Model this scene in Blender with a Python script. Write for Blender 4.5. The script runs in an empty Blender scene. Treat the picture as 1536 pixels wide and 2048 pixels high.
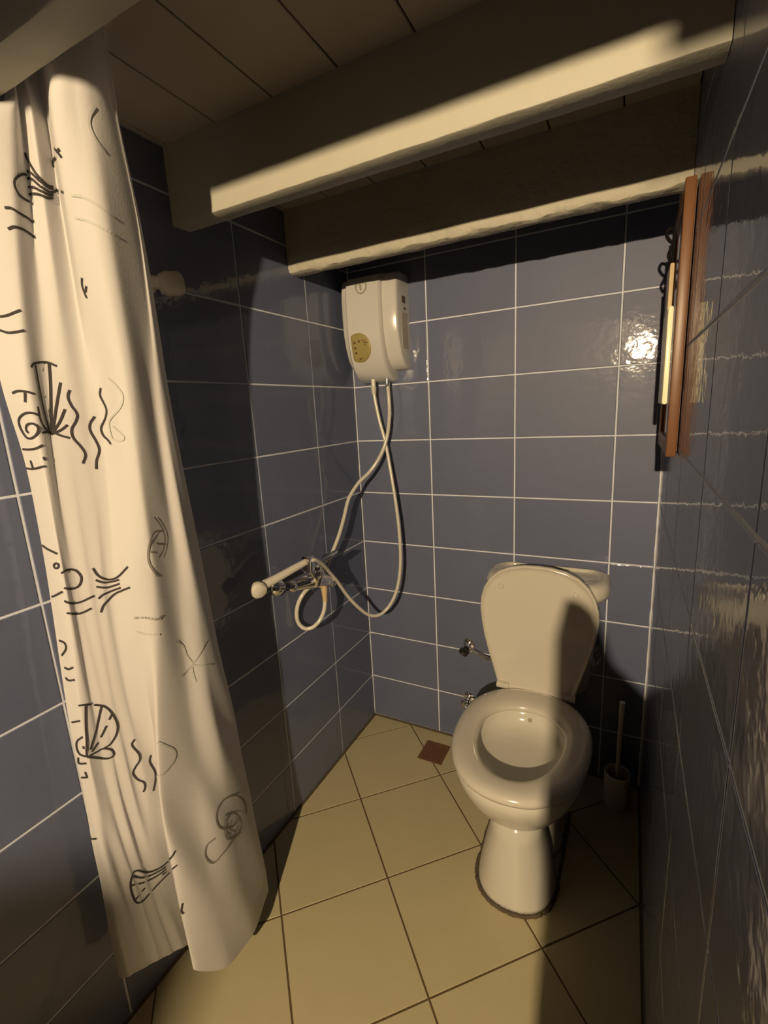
import bpy, bmesh, math, random
from mathutils import Vector, Matrix
random.seed(7)
S = bpy.context.scene
C = S.collection
# ---------------------------------------------------------------- camera
F_PX, YAW, PITCH, ROLL = 938.47, -0.4849, -0.2122, -0.0539
cam_d = bpy.data.cameras.new('camera')
cam = bpy.data.objects.new('camera', cam_d); C.objects.link(cam)
cam_d.sensor_fit = 'VERTICAL'; cam_d.sensor_height = 36.0
cam_d.lens = F_PX / 2048 * 36.0
cam_d.clip_start = 0.01
_f = Vector((math.sin(YAW)*math.cos(PITCH), math.cos(YAW)*math.cos(PITCH), math.sin(PITCH)))
_r = Vector((math.cos(YAW), -math.sin(YAW), 0)); _u = _r.cross(_f)
_r2 = math.cos(ROLL)*_r + math.sin(ROLL)*_u; _u2 = -math.sin(ROLL)*_r + math.cos(ROLL)*_u
M = Matrix((_r2, _u2, -_f)).transposed().to_4x4()
M.translation = Vector((0.9292, -1.5787, 1.3012))
cam.matrix_world = M
S.camera = cam
# ---------------------------------------------------------------- world, exposure
w = bpy.data.worlds.new('world'); S.world = w; w.use_nodes = True
w.node_tree.nodes['Background'].inputs[0].default_value = (0.02, 0.018, 0.016, 1)
w.node_tree.nodes['Background'].inputs[1].default_value = 0.3
S.view_settings.view_transform = 'Standard'; S.view_settings.look = 'None'
S.view_settings.exposure = 0.0; S.view_settings.gamma = 1.0
S.view_settings.use_curve_mapping = False
S.cycles.use_denoising = True
LAMP_POS = Vector((0.985, -2.90, 1.678))
LAMP_COL = (1.0, 0.76, 0.46)
LAMP_STRENGTH = 27000.0
S.cycles.caustics_reflective = False; S.cycles.caustics_refractive = False
# ---------------------------------------------------------------- helpers
def mat(name, col, rough=0.5, metal=0.0, spec=0.5, noise=None, bump=None, rnd=0.0, trans=0.0, coat=0.0):
    """noise=(scale, amount, colour2); bump=[(scale, distance), ...]; rnd = per-object brightness spread"""
    m = bpy.data.materials.new(name); m.use_nodes = True
    N, L = m.node_tree.nodes, m.node_tree.links
    b = N['Principled BSDF']
    b.inputs['Base Color'].default_value = (*col, 1)
    b.inputs['Roughness'].default_value = rough
    b.inputs['Metallic'].default_value = metal
    b.inputs['Specular IOR Level'].default_value = spec
    b.inputs['Coat Weight'].default_value = coat
    b.inputs['Coat Roughness'].default_value = 0.05
    g = N.new('ShaderNodeNewGeometry')
    out = None
    if noise:
        n = N.new('ShaderNodeTexNoise'); n.inputs['Scale'].default_value = noise[0]; n.inputs['Detail'].default_value = 5
        n.inputs['Roughness'].default_value = 0.65
        L.new(g.outputs['Position'], n.inputs['Vector'])
        r = N.new('ShaderNodeMapRange'); r.inputs['From Min'].default_value = 0.35; r.inputs['From Max'].default_value = 0.7
        r.inputs['To Max'].default_value = noise[1]
        L.new(n.outputs['Fac'], r.inputs['Value'])
        mx = N.new('ShaderNodeMix'); mx.data_type = 'RGBA'
        mx.inputs['A'].default_value = (*col, 1); mx.inputs['B'].default_value = (*noise[2], 1)
        L.new(r.outputs['Result'], mx.inputs['Factor'])
        out = mx.outputs['Result']
    if rnd:
        oi = N.new('ShaderNodeObjectInfo')
        r = N.new('ShaderNodeMapRange'); r.inputs['To Min'].default_value = 1-rnd; r.inputs['To Max'].default_value = 1+rnd
        L.new(oi.outputs['Random'], r.inputs['Value'])
        hs = N.new('ShaderNodeHueSaturation'); hs.inputs['Color'].default_value = (*col, 1)
        if out: L.new(out, hs.inputs['Color'])
        L.new(r.outputs['Result'], hs.inputs['Value']); out = hs.outputs['Color']
    if out: L.new(out, b.inputs['Base Color'])
    if bump:
        prev = None
        for sc, d in bump:
            n = N.new('ShaderNodeTexNoise'); n.inputs['Scale'].default_value = sc; n.inputs['Detail'].default_value = 2
            L.new(g.outputs['Position'], n.inputs['Vector'])
            bp = N.new('ShaderNodeBump'); bp.inputs['Strength'].default_value = 1; bp.inputs['Distance'].default_value = d
            L.new(n.outputs['Fac'], bp.inputs['Height'])
            if prev: L.new(prev.outputs['Normal'], bp.inputs['Normal'])
            prev = bp
        L.new(prev.outputs['Normal'], b.inputs['Normal'])
        if coat: L.new(prev.outputs['Normal'], b.inputs['Coat Normal'])
    if trans:
        t = N.new('ShaderNodeBsdfTranslucent'); t.inputs['Color'].default_value = (*col, 1)
        mxs = N.new('ShaderNodeMixShader'); mxs.inputs['Fac'].default_value = trans
        L.new(b.outputs['BSDF'], mxs.inputs[1]); L.new(t.outputs['BSDF'], mxs.inputs[2])
        L.new(mxs.outputs['Shader'], N['Material Output'].inputs['Surface'])
    return m

def link(name, me, m=None, parent=None, loc=None, smooth=False, rot=None):
    o = bpy.data.objects.new(name, me); C.objects.link(o)
    if m is not None and len(me.materials) == 0: me.materials.append(m)
    if parent is not None: o.parent = parent
    if loc is not None: o.location = loc
    if rot is not None: o.rotation_euler = rot
    if smooth:
        for p in me.polygons: p.use_smooth = True
    return o

def bm_obj(name, bm, m, parent=None, loc=None, smooth=False, rot=None, auto=None):
    bmesh.ops.recalc_face_normals(bm, faces=bm.faces[:])
    me = bpy.data.meshes.new(name); bm.to_mesh(me); bm.free()
    o = link(name, me, m, parent, loc, smooth, rot)
    if auto is not None:
        for p in me.polygons: p.use_smooth = True
        try: me.set_sharp_from_angle(angle=math.radians(auto))
        except Exception: pass
    return o

def thing(name, label, cat, loc=(0, 0, 0), group=None):
    o = bpy.data.objects.new(name, None); C.objects.link(o); o.location = loc
    o.empty_display_size = 0.05
    o['label'] = label; o['category'] = cat
    if group: o['group'] = group
    return o

def tag(o, label, cat, group=None):
    o['label'] = label; o['category'] = cat
    if group: o['group'] = group
    return o

def structure(o):
    o['kind'] = 'structure'; return o

def add_box(bm, a, b, bev=0.0, seg=2):
    vs = [bm.verts.new((x, y, z)) for x in (a[0], b[0]) for y in (a[1], b[1]) for z in (a[2], b[2])]
    fs = [bm.faces.new([vs[i] for i in f]) for f in ((0,1,3,2),(4,6,7,5),(0,4,5,1),(2,3,7,6),(0,2,6,4),(1,5,7,3))]
    if bev:
        es = list({e for f in fs for e in f.edges})
        bmesh.ops.bevel(bm, geom=es, offset=bev, segments=seg, affect='EDGES', profile=0.5)
    return bm

def box(name, a, b, m, parent=None, bev=0.0, seg=2, auto=40):
    bm = bmesh.new(); add_box(bm, a, b, bev, seg)
    return bm_obj(name, bm, m, parent, auto=auto if bev else None)

def loft(bm, rings, closed=True, cap0=True, cap1=True):
    R = [[bm.verts.new(p) for p in r] for r in rings]
    n = len(R[0])
    for a, b in zip(R, R[1:]):
        for i in range(n if closed else n-1):
            j = (i+1) % n
            bm.faces.new((a[i], a[j], b[j], b[i]))
    if cap0: bm.faces.new(R[0][::-1])
    if cap1: bm.faces.new(R[-1])
    return R

def catmull(P, n=8):
    P = [Vector(p) for p in P]
    Q = [2*P[0]-P[1]] + P + [2*P[-1]-P[-2]]
    out = []
    for i in range(1, len(Q)-2):
        p0, p1, p2, p3 = Q[i-1:i+3]
        for k in range(n):
            t = k/n
            out.append(0.5*((2*p1) + (p2-p0)*t + (2*p0-5*p1+4*p2-p3)*t*t + (3*p1-p0-3*p2+p3)*t**3))
    out.append(P[-1]); return out

def add_tube(bm, pts, r, seg=12, caps=True):
    pts = [Vector(p) for p in pts]; n = len(pts)
    rr = r if isinstance(r, (list, tuple)) else [r]*n
    T = []
    for i in range(n):
        t = pts[min(i+1, n-1)] - pts[max(i-1, 0)]
        T.append(t.normalized())
    a = T[0].orthogonal().normalized(); rings = []
    for i in range(n):
        a = (a - T[i]*a.dot(T[i])).normalized(); b = T[i].cross(a)
        rings.append([pts[i] + rr[i]*(math.cos(k*2*math.pi/seg)*a + math.sin(k*2*math.pi/seg)*b) for k in range(seg)])
    loft(bm, rings, True, caps, caps)

def tube(name, pts, r, m, parent=None, seg=12, auto=50):
    bm = bmesh.new(); add_tube(bm, pts, r, seg)
    return bm_obj(name, bm, m, parent, auto=auto)

def lathe(name, prof, origin, axis, m, parent=None, seg=28, auto=35):
    """prof = [(radius, height along axis)]"""
    ax = Vector(axis).normalized(); a = ax.orthogonal().normalized(); b = ax.cross(a); o = Vector(origin)
    rings = [[o + ax*h + max(r, 1e-4)*(math.cos(2*math.pi*k/seg)*a + math.sin(2*math.pi*k/seg)*b) for k in range(seg)] for r, h in prof]
    bm = bmesh.new(); loft(bm, rings)
    return bm_obj(name, bm, m, parent, auto=auto)

def prism(name, pts, d, m, parent=None, bev=0.0, auto=40, seg=2):
    """pts: 3-D outline, extruded by vector d"""
    bm = bmesh.new(); d = Vector(d)
    a = [bm.verts.new(p) for p in pts]; b = [bm.verts.new(Vector(p)+d) for p in pts]
    n = len(pts)
    f0 = bm.faces.new(a); f1 = bm.faces.new(b[::-1])
    for i in range(n): bm.faces.new((a[i], b[i], b[(i+1) % n], a[(i+1) % n]))
    if bev:
        es = list(f0.edges)+list(f1.edges)
        bmesh.ops.bevel(bm, geom=es, offset=bev, segments=seg, affect='EDGES', profile=0.5)
    return bm_obj(name, bm, m, parent, auto=auto)

# ---------------------------------------------------------------- materials
TILE = mat('blue_glazed_tile', (0.108, 0.127, 0.212), 0.55, spec=0.5, coat=0.75, noise=(9, 0.45, (0.090, 0.108, 0.188)), rnd=0.05,
           bump=[(30, 0.00075), (85, 0.00016), (230, 0.00004)])
GROUT = mat('pale_wall_grout', (0.68, 0.72, 0.82), 0.85, noise=(60, 0.5, (0.52, 0.54, 0.60)))
CAULK = mat('white_corner_caulk', (0.74, 0.78, 0.86), 0.5, noise=(50, 0.5, (0.55, 0.57, 0.60)))
FTILE = mat('beige_floor_tile', (0.475, 0.42, 0.26), 0.42, spec=0.4, noise=(14, 0.5, (0.435, 0.38, 0.23)), rnd=0.03, bump=[(260, 0.00012)])
FGROUT = mat('brown_floor_grout', (0.105, 0.070, 0.032), 0.9, noise=(40, 0.6, (0.07, 0.045, 0.02)))
PLANK = mat('painted_ceiling_plank', (0.46, 0.42, 0.35), 0.7, noise=(20, 0.4, (0.40, 0.36, 0.29)), rnd=0.05)
GAP = mat('dark_plank_gap', (0.03, 0.022, 0.015), 0.9)
BEAM = mat('cream_painted_beam', (0.42, 0.405, 0.335), 0.6, noise=(25, 0.3, (0.39, 0.365, 0.295)), bump=[(120, 0.0006)])
BEAMR = mat('rough_cream_beam', (0.46, 0.44, 0.36), 0.65, noise=(18, 0.5, (0.38, 0.35, 0.27)), bump=[(45, 0.004), (160, 0.001)])
CERAMIC = mat('cream_porcelain', (0.56, 0.54, 0.48), 0.10, spec=0.5)
SEATM = mat('cream_plastic', (0.56, 0.53, 0.465), 0.16)
CURT = mat('cream_curtain_cloth', (0.72, 0.70, 0.69), 0.85, spec=0.15, noise=(7, 0.25, (0.69, 0.665, 0.645)), bump=[(300, 0.0003)], trans=0.30)
INK = mat('dark_print_ink', (0.045, 0.040, 0.040), 0.8, spec=0.1)
FAINT = mat('faint_print_ink', (0.46, 0.46, 0.43), 0.85, spec=0.1)
WHITEP = mat('white_plastic', (0.60, 0.57, 0.50), 0.22)
HEATM = mat('white_heater_shell', (0.56, 0.55, 0.53), 0.15)
GOLD = mat('gold_control_panel', (0.30, 0.25, 0.085), 0.5)
DARKDOT = mat('dark_indicator', (0.09, 0.05, 0.02), 0.4)
REDDOT = mat('red_print', (0.25, 0.06, 0.03), 0.5)
GREYI = mat('grey_print_ink', (0.22, 0.20, 0.18), 0.85, spec=0.1)
GREYL = mat('grey_line', (0.30, 0.27, 0.21), 0.5)
LABELM = mat('dull_label', (0.50, 0.45, 0.38), 0.6, noise=(160, 0.8, (0.40, 0.34, 0.28)))
CHROME = mat('chrome', (0.88, 0.88, 0.90), 0.13, metal=1.0)
BLACKP = mat('black_plastic', (0.015, 0.013, 0.012), 0.35)
SLEEVE = mat('yellowed_sleeve', (0.55, 0.42, 0.24), 0.4)
WOOD = mat('brown_varnished_wood', (0.165, 0.070, 0.026), 0.4, noise=(30, 0.6, (0.125, 0.050, 0.017)))
WOODD = mat('dark_wood_back', (0.10, 0.035, 0.012), 0.6)
CREAM = mat('glare_cream', (0.98, 0.90, 0.62), 0.3)  # bright yellow tone standing for glare on the frame
IRON = mat('black_iron', (0.008, 0.007, 0.007), 0.9, spec=0.1)
MIRROR = mat('dark_glass', (0.6, 0.6, 0.6), 0.03, metal=1.0)
RUST = mat('rusty_drain_metal', (0.17, 0.085, 0.04), 0.5, metal=0.1, noise=(90, 0.6, (0.12, 0.058, 0.026)))
RUSTD = mat('drain_hollow', (0.02, 0.01, 0.005), 0.9)
BRUSHM = mat('white_brush_plastic', (0.66, 0.63, 0.60), 0.35)
BRISTLE = mat('dark_bristles', (0.12, 0.07, 0.045), 0.8)
GRIME = mat('grimy_caulk', (0.075, 0.055, 0.032), 0.85, noise=(70, 0.7, (0.13, 0.10, 0.06)))
FRONTP = mat('bounce_absorbing_dark', (0.022, 0.015, 0.010), 0.7)  # near-black colour for unseen surfaces, chosen to cut bounce light
BRASS = mat('brass', (0.5, 0.38, 0.18), 0.3, metal=1.0)
# ---------------------------------------------------------------- room shell
W, D0, HC = 1.0191, -3.3, 1.885
ROW = [max(0.006, 0.2*k - 0.008) for k in range(11)]; ROW[-1] = min(ROW[-1], HC); ROW = [z for z in ROW if z <= HC+0.001]
if ROW[-1] < HC: ROW.append(HC)
_tm = {}
def tile_mesh(wd, h):
    k = (round(wd, 3), round(h, 3))
    if k in _tm: return _tm[k]
    b = 0.0018
    bm = bmesh.new()
    def ring(i, y): return [bm.verts.new((x, y, z)) for x, z in ((i, i), (wd-i, i), (wd-i, h-i), (i, h-i))]
    R = [ring(0, 0.008), ring(0, 0.0012), ring(b*0.45, 0.0003), ring(b, 0.0)]
    for a, c in zip(R, R[1:]):
        for i in range(4): bm.faces.new((a[i], a[(i+1) % 4], c[(i+1) % 4], c[i]))
    bm.faces.new(R[-1]); bmesh.ops.recalc_face_normals(bm, faces=bm.faces[:])
    if bm.faces[-1:][0].normal.y > 0: bmesh.ops.reverse_faces(bm, faces=bm.faces[:])
    me = bpy.data.meshes.new('tile'); bm.to_mesh(me); bm.free(); me.materials.append(TILE)
    _tm[k] = me; return me
G = 0.0044
def tiles(parent, cuts, place):
    for a, b in zip(cuts, cuts[1:]):
        for z0, z1 in zip(ROW, ROW[1:]):
            if b-a < 0.02 or z1-z0 < 0.02: continue
            o = bpy.data.objects.new('tile', tile_mesh(b-a-G, z1-z0-G)); C.objects.link(o); o.parent = parent
            loc, rz = place(a+G/2, b-G/2, z0+G/2)
            j = lambda p, q: random.uniform(p, q)*(0.4 if rz < 0 else 1)
            o.location = loc; o.rotation_euler = (j(-.0012, .0012), 0, rz + j(-.0015, .0015))
T = 0.0015
wb = structure(box('wall_back', (-0.1, T, -0.05), (W+0.1, 0.1, HC+0.1), GROUT))
tiles(wb, [0.0, 0.2996, 0.5965, 0.8934, W], lambda a, b, z: ((a, 0, z), 0))
wl = structure(box('wall_left', (-0.1, D0-0.1, -0.05), (-T, T, HC+0.1), GROUT))
lc = [0.0, 0.2657] + [0.2657+0.2986*k for k in range(1, 6)]
tiles(wl, lc, lambda a, b, z: ((0, -b, z), math.pi/2))
wr = structure(box('wall_right', (W+0.0009, D0-0.1, -0.05), (W+0.1, T, HC+0.1), GROUT))
rc = [0.0] + [0.246+0.2995*k for k in range(0, 6)]
tiles(wr, rc, lambda a, b, z: ((W, -a, z), -math.pi/2))
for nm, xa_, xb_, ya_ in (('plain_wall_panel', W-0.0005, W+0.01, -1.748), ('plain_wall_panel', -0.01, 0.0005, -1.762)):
    box(nm, (xa_, D0, 0), (xb_, ya_, HC), FRONTP, wr if xa_ > .5 else wl)  # dark panels added behind the viewpoint to keep bounce light low
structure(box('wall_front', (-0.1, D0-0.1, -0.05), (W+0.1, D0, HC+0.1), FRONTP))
# irregular bead of white caulk in the right-hand corner
bm = bmesh.new(); pts = []; rr = []
for i in range(90):
    z = 0.012 + i*(HC-0.03)/89
    lump = 0.0012*max(0, math.sin(z*23)+math.sin(z*61+1)-0.6)
    pts.append((W-0.0008+random.uniform(-.0006, .0006), -0.0008, z)); rr.append(0.0028+lump+random.uniform(0, .0006))
add_tube(bm, pts, rr, 6); bm_obj('corner_caulk', bm, CAULK, wr, smooth=True)
bm = bmesh.new()
add_tube(bm, [(0.0006, -0.0006, 0.012+i*0.02) for i in range(93)], [0.0022+random.uniform(0, .0005) for i in range(93)], 6)
bm_obj('corner_grout', bm, GROUT, wl, smooth=True)
# grimy strip where walls meet the floor
box('floor_grout_strip', (0, -0.004, -0.002), (W, 0.002, 0.007), GRIME, wb)
box('floor_grout_strip', (-0.002, D0, -0.002), (0.004, 0, 0.007), GRIME, wl)
box('floor_grout_strip', (W-0.004, D0, -0.002), (W+0.002, 0, 0.007), GRIME, wr)

fl = structure(box('floor', (-0.05, D0-0.05, -0.08), (W+0.05, 0.05, -0.0016), FGROUT))
def clip(poly, n, d):
    out = []
    for i in range(len(poly)):
        p, q = poly[i], poly[(i+1) % len(poly)]
        a, b = p[0]*n[0]+p[1]*n[1]-d, q[0]*n[0]+q[1]*n[1]-d
        if a <= 0: out.append(p)
        if a*b < 0:
            t = a/(a-b); out.append((p[0]+(q[0]-p[0])*t, p[1]+(q[1]-p[1])*t))
    return out
OX, OY, AN, SZ = 0.1699, -0.4240, 0.7837, 0.2989
ca, sa = math.cos(AN), math.sin(AN); g2 = 0.0022
def fpt(u, v): return (OX+SZ*(u*ca+v*sa), OY+SZ*(u*sa-v*ca))
for u in range(-13, 11):
    for v in range(-8, 16):
        e = g2/SZ
        poly = [fpt(u+e, v+e), fpt(u+1-e, v+e), fpt(u+1-e, v+1-e), fpt(u+e, v+1-e)]
        for n, d in (((-1, 0), -0.002), ((1, 0), W-0.002), ((0, 1), -0.002), ((0, -1), 1.75)):
            poly = clip(poly, n, d)
            if len(poly) < 3: break
        if len(poly) < 3: continue
        A = abs(sum(poly[i][0]*poly[(i+1) % len(poly)][1]-poly[(i+1) % len(poly)][0]*poly[i][1] for i in range(len(poly))))/2
        if A < 0.0008: continue
        if sum(poly[i][0]*poly[(i+1) % len(poly)][1]-poly[(i+1) % len(poly)][0]*poly[i][1] for i in range(len(poly))) < 0: poly = poly[::-1]
        c = Vector((sum(p[0] for p in poly)/len(poly), sum(p[1] for p in poly)/len(poly), 0))
        bm = bmesh.new()
        def ring(s, z):
            out = []
            for p in poly:
                d = Vector((p[0], p[1], 0))-c; L_ = d.length
                q = c + d*max(0, (L_-s)/L_); out.append(bm.verts.new((q.x, q.y, z)))
            return out
        R = [ring(0, -0.006), ring(0, -0.0008), ring(0.0012, 0.0)]
        for a, b in zip(R, R[1:]):
            for i in range(len(poly)): bm.faces.new((a[i], a[(i+1) % len(poly)], b[(i+1) % len(poly)], b[i]))
        bm.faces.new(R[-1])
        bm_obj('tile', bm, FTILE, fl)

ce = structure(box('ceiling', (-0.1, D0-0.1, HC+0.004), (W+0.1, 0.1, HC+0.1), GAP))
js = [0.0, 0.0105, 0.157, 0.303, 0.449, 0.595, 0.741, 0.887, W]
for a, b in zip(js, js[1:]):
    bm = bmesh.new(); add_box(bm, (a+0.0016, -1.60, HC), (b-0.0016, 0.0, HC+0.012), 0.0012, 1)
    bm_obj('plank', bm, PLANK, ce)

box('plain_ceiling_panel', (0, D0, HC-0.001), (W, -1.60, HC+0.012), FRONTP, ce)  # unseen dark panel added to stop bounce off the ceiling
box('plain_floor_panel', (0, D0, -0.01), (W, -1.752, 0.0), FRONTP, fl)  # unseen dark panel added to stop bounce off the floor
# ---------------------------------------------------------------- ceiling beams
def beam(y0, y1, zb, m, label, rough, seed, zt=HC, round_=0.004):
    rnd = random.Random(seed)
    n = 84; rings = []
    ph = [rnd.uniform(0, 6) for _ in range(8)]
    for i in range(n+1):
        x = 0.0005 + i*(W-0.001)/n
        wv = lambda k, f: math.sin(f*x+ph[k])
        j = lambda: rnd.uniform(-1, 1)*rough
        dz = rough*1.2*wv(0, 31) + rough*1.0*wv(1, 73) + 0.5*j()
        dy = rough*wv(2, 27)
        r = round_
        sec = [(y0, zt), (y0, zb+0.10), (y0+0.3*dy, zb+0.05), (y0+dy+0.3*j(), zb+r+dz+0.4*j()), (y0+dy*.5+0.35*r, zb+0.3*r+dz+0.3*j()), (y0+r+dy*.3, zb+dz),
               ((y0+y1)/2, zb+dz*.6+0.2*j()), (y1-r, zb-dz*.4), (y1-0.3*r, zb+0.3*r-dz*.6+0.3*j()), (y1+0.4*dy, zb+r+0.3*j()), (y1, zb+0.05), (y1, zt)]
        rings.append([(x, y, z) for y, z in sec])
    bm = bmesh.new(); loft(bm, rings)
    o = bm_obj('ceiling_beam', bm, m, auto=35)
    return tag(o, label, 'beam', )
beam(-0.345, -0.293, 1.714, BEAMR, 'rough-edged cream painted ceiling beam just above the water heater, nearest the back wall', 0.0016, 3, round_=0.012)
beam(-0.752, -0.702, 1.729, BEAM, 'smooth cream painted ceiling beam lit along its lower half, crossing the middle of the ceiling', 0.0003, 5, round_=0.003)
beam(-1.180, -1.130, 1.760, BEAM, 'dark shadowed ceiling beam in the upper left corner, above the curtain top', 0.0003, 9, round_=0.003)
beam(-1.62, -1.57, 1.733, BEAM, 'added ceiling beam overhead, out of view, placed to shade the beam ahead', 0.0003, 11, round_=0.003)  # unseen added beam, its underside height set so the next beam stays shaded

# ---------------------------------------------------------------- the wall lamp that lights the room (behind the viewpoint)
lamp = thing('wall_lamp', 'small brass wall lamp with a bare bulb on the right-hand wall behind the viewpoint', 'lamp', (W, LAMP_POS.y, LAMP_POS.z))
def rel(o, parent):
    o.location = -parent.location; return o
rel(lathe('wall_plate', [(0, 0), (0.03, 0), (0.028, 0.006), (0.012, 0.009), (0, 0.009)], (W, LAMP_POS.y, LAMP_POS.z-0.085), (-1, 0, 0), BRASS, lamp), lamp)
rel(tube('arm', catmull([(W-0.006, LAMP_POS.y, LAMP_POS.z-0.085), (W-0.03, LAMP_POS.y, LAMP_POS.z-0.088), (LAMP_POS.x, LAMP_POS.y, LAMP_POS.z-0.075), (LAMP_POS.x, LAMP_POS.y, LAMP_POS.z-0.062)], 5), 0.005, BRASS, lamp), lamp)
rel(lathe('bulb_holder', [(0, 0), (0.009, 0), (0.009, 0.022), (0.007, 0.045), (0, 0.045)], LAMP_POS-Vector((0, 0, 0.062)), (0, 0, 1), WHITEP, lamp, 16), lamp)
BULB = bpy.data.materials.new('lit_bulb'); BULB.use_nodes = True
_n = BULB.node_tree.nodes; _n.clear()
_e = _n.new('ShaderNodeEmission'); _e.inputs[0].default_value = (*LAMP_COL, 1); _e.inputs[1].default_value = LAMP_STRENGTH
_o = _n.new('ShaderNodeOutputMaterial'); BULB.node_tree.links.new(_e.outputs[0], _o.inputs[0])
rel(lathe('bulb', [(0, -0.017), (0.009, -0.0145), (0.0148, -0.0085), (0.017, 0.0), (0.0148, 0.0085), (0.009, 0.0145), (0, 0.017)], LAMP_POS, (0, 0, 1), BULB, lamp, 12), lamp)
# unseen ledge added behind the viewpoint, shaped to shade the lower right
structure(prism('shade_block_1', [(0.893, -1.632, 0.0), (W-0.0005, -1.632, 0.0), (W-0.0005, -1.632, 1.085), (0.957, -1.632, 1.140), (0.938, -1.632, 1.200), (0.928, -1.632, 1.222), (0.912, -1.632, 1.234), (0.893, -1.632, 1.236)], (0, -0.15, 0), FRONTP))
# boxes added out of view to shade a beam end and the lower left
structure(box('shade_block_2', (0.968, -2.05, 1.701), (W-0.0005, -1.95, HC-0.002), FRONTP))
structure(box('shade_block_3', (0.20, -2.95, 0.0), (0.838, -2.60, 1.465), FRONTP))

# ---------------------------------------------------------------- shower curtain
H1= [(0.109, -0.05, 1.367), (0.115, -0.05, 1.323), (0.127, -0.05, 1.261), (0.145, -0.05, 1.189), (0.165, -0.06, 1.09), (0.184, -0.07, 0.981), (0.198, -0.08, 0.872), (0.203, -0.09, 0.76), (0.195, -0.1, 0.675), (0.181, -0.12, 0.617), (0.157, -0.14, 0.576), (0.137, -0.17, 0.564), (0.114, -0.2, 0.577), (0.096, -0.24, 0.622), (0.081, -0.28, 0.679), (0.082, -0.33, 0.744), (0.087, -0.38, 0.797), (0.104, -0.44, 0.847), (0.114, -0.49, 0.877), (0.107, -0.51, 0.879)]
H2= [(0.163, -0.045, 1.393), (0.168, -0.05, 1.338), (0.167, -0.05, 1.286), (0.157, -0.05, 1.224), (0.143, -0.06, 1.171), (0.124, -0.08, 1.125), (0.097, -0.1, 1.085), (0.07, -0.13, 1.053), (0.052, -0.16, 1.015), (0.047, -0.18, 0.988), (0.047, -0.21, 0.94), (0.047, -0.25, 0.886), (0.041, -0.29, 0.834), (0.037, -0.33, 0.787), (0.041, -0.38, 0.769), (0.037, -0.42, 0.759), (0.031, -0.455, 0.745), (0.019, -0.47, 0.716), (0.012, -0.475, 0.682), (0.012, -0.47, 0.647), (0.028, -0.46, 0.626), (0.049, -0.445, 0.628), (0.064, -0.425, 0.646), (0.073, -0.41, 0.676), (0.073, -0.4, 0.707)]
ZL= [1.86, 1.765, 1.735, 1.62, 1.5, 1.38, 1.25, 1.12, 1.0, 0.85, 0.7, 0.55, 0.42, 0.3, 0.2, 0.13]
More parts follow.
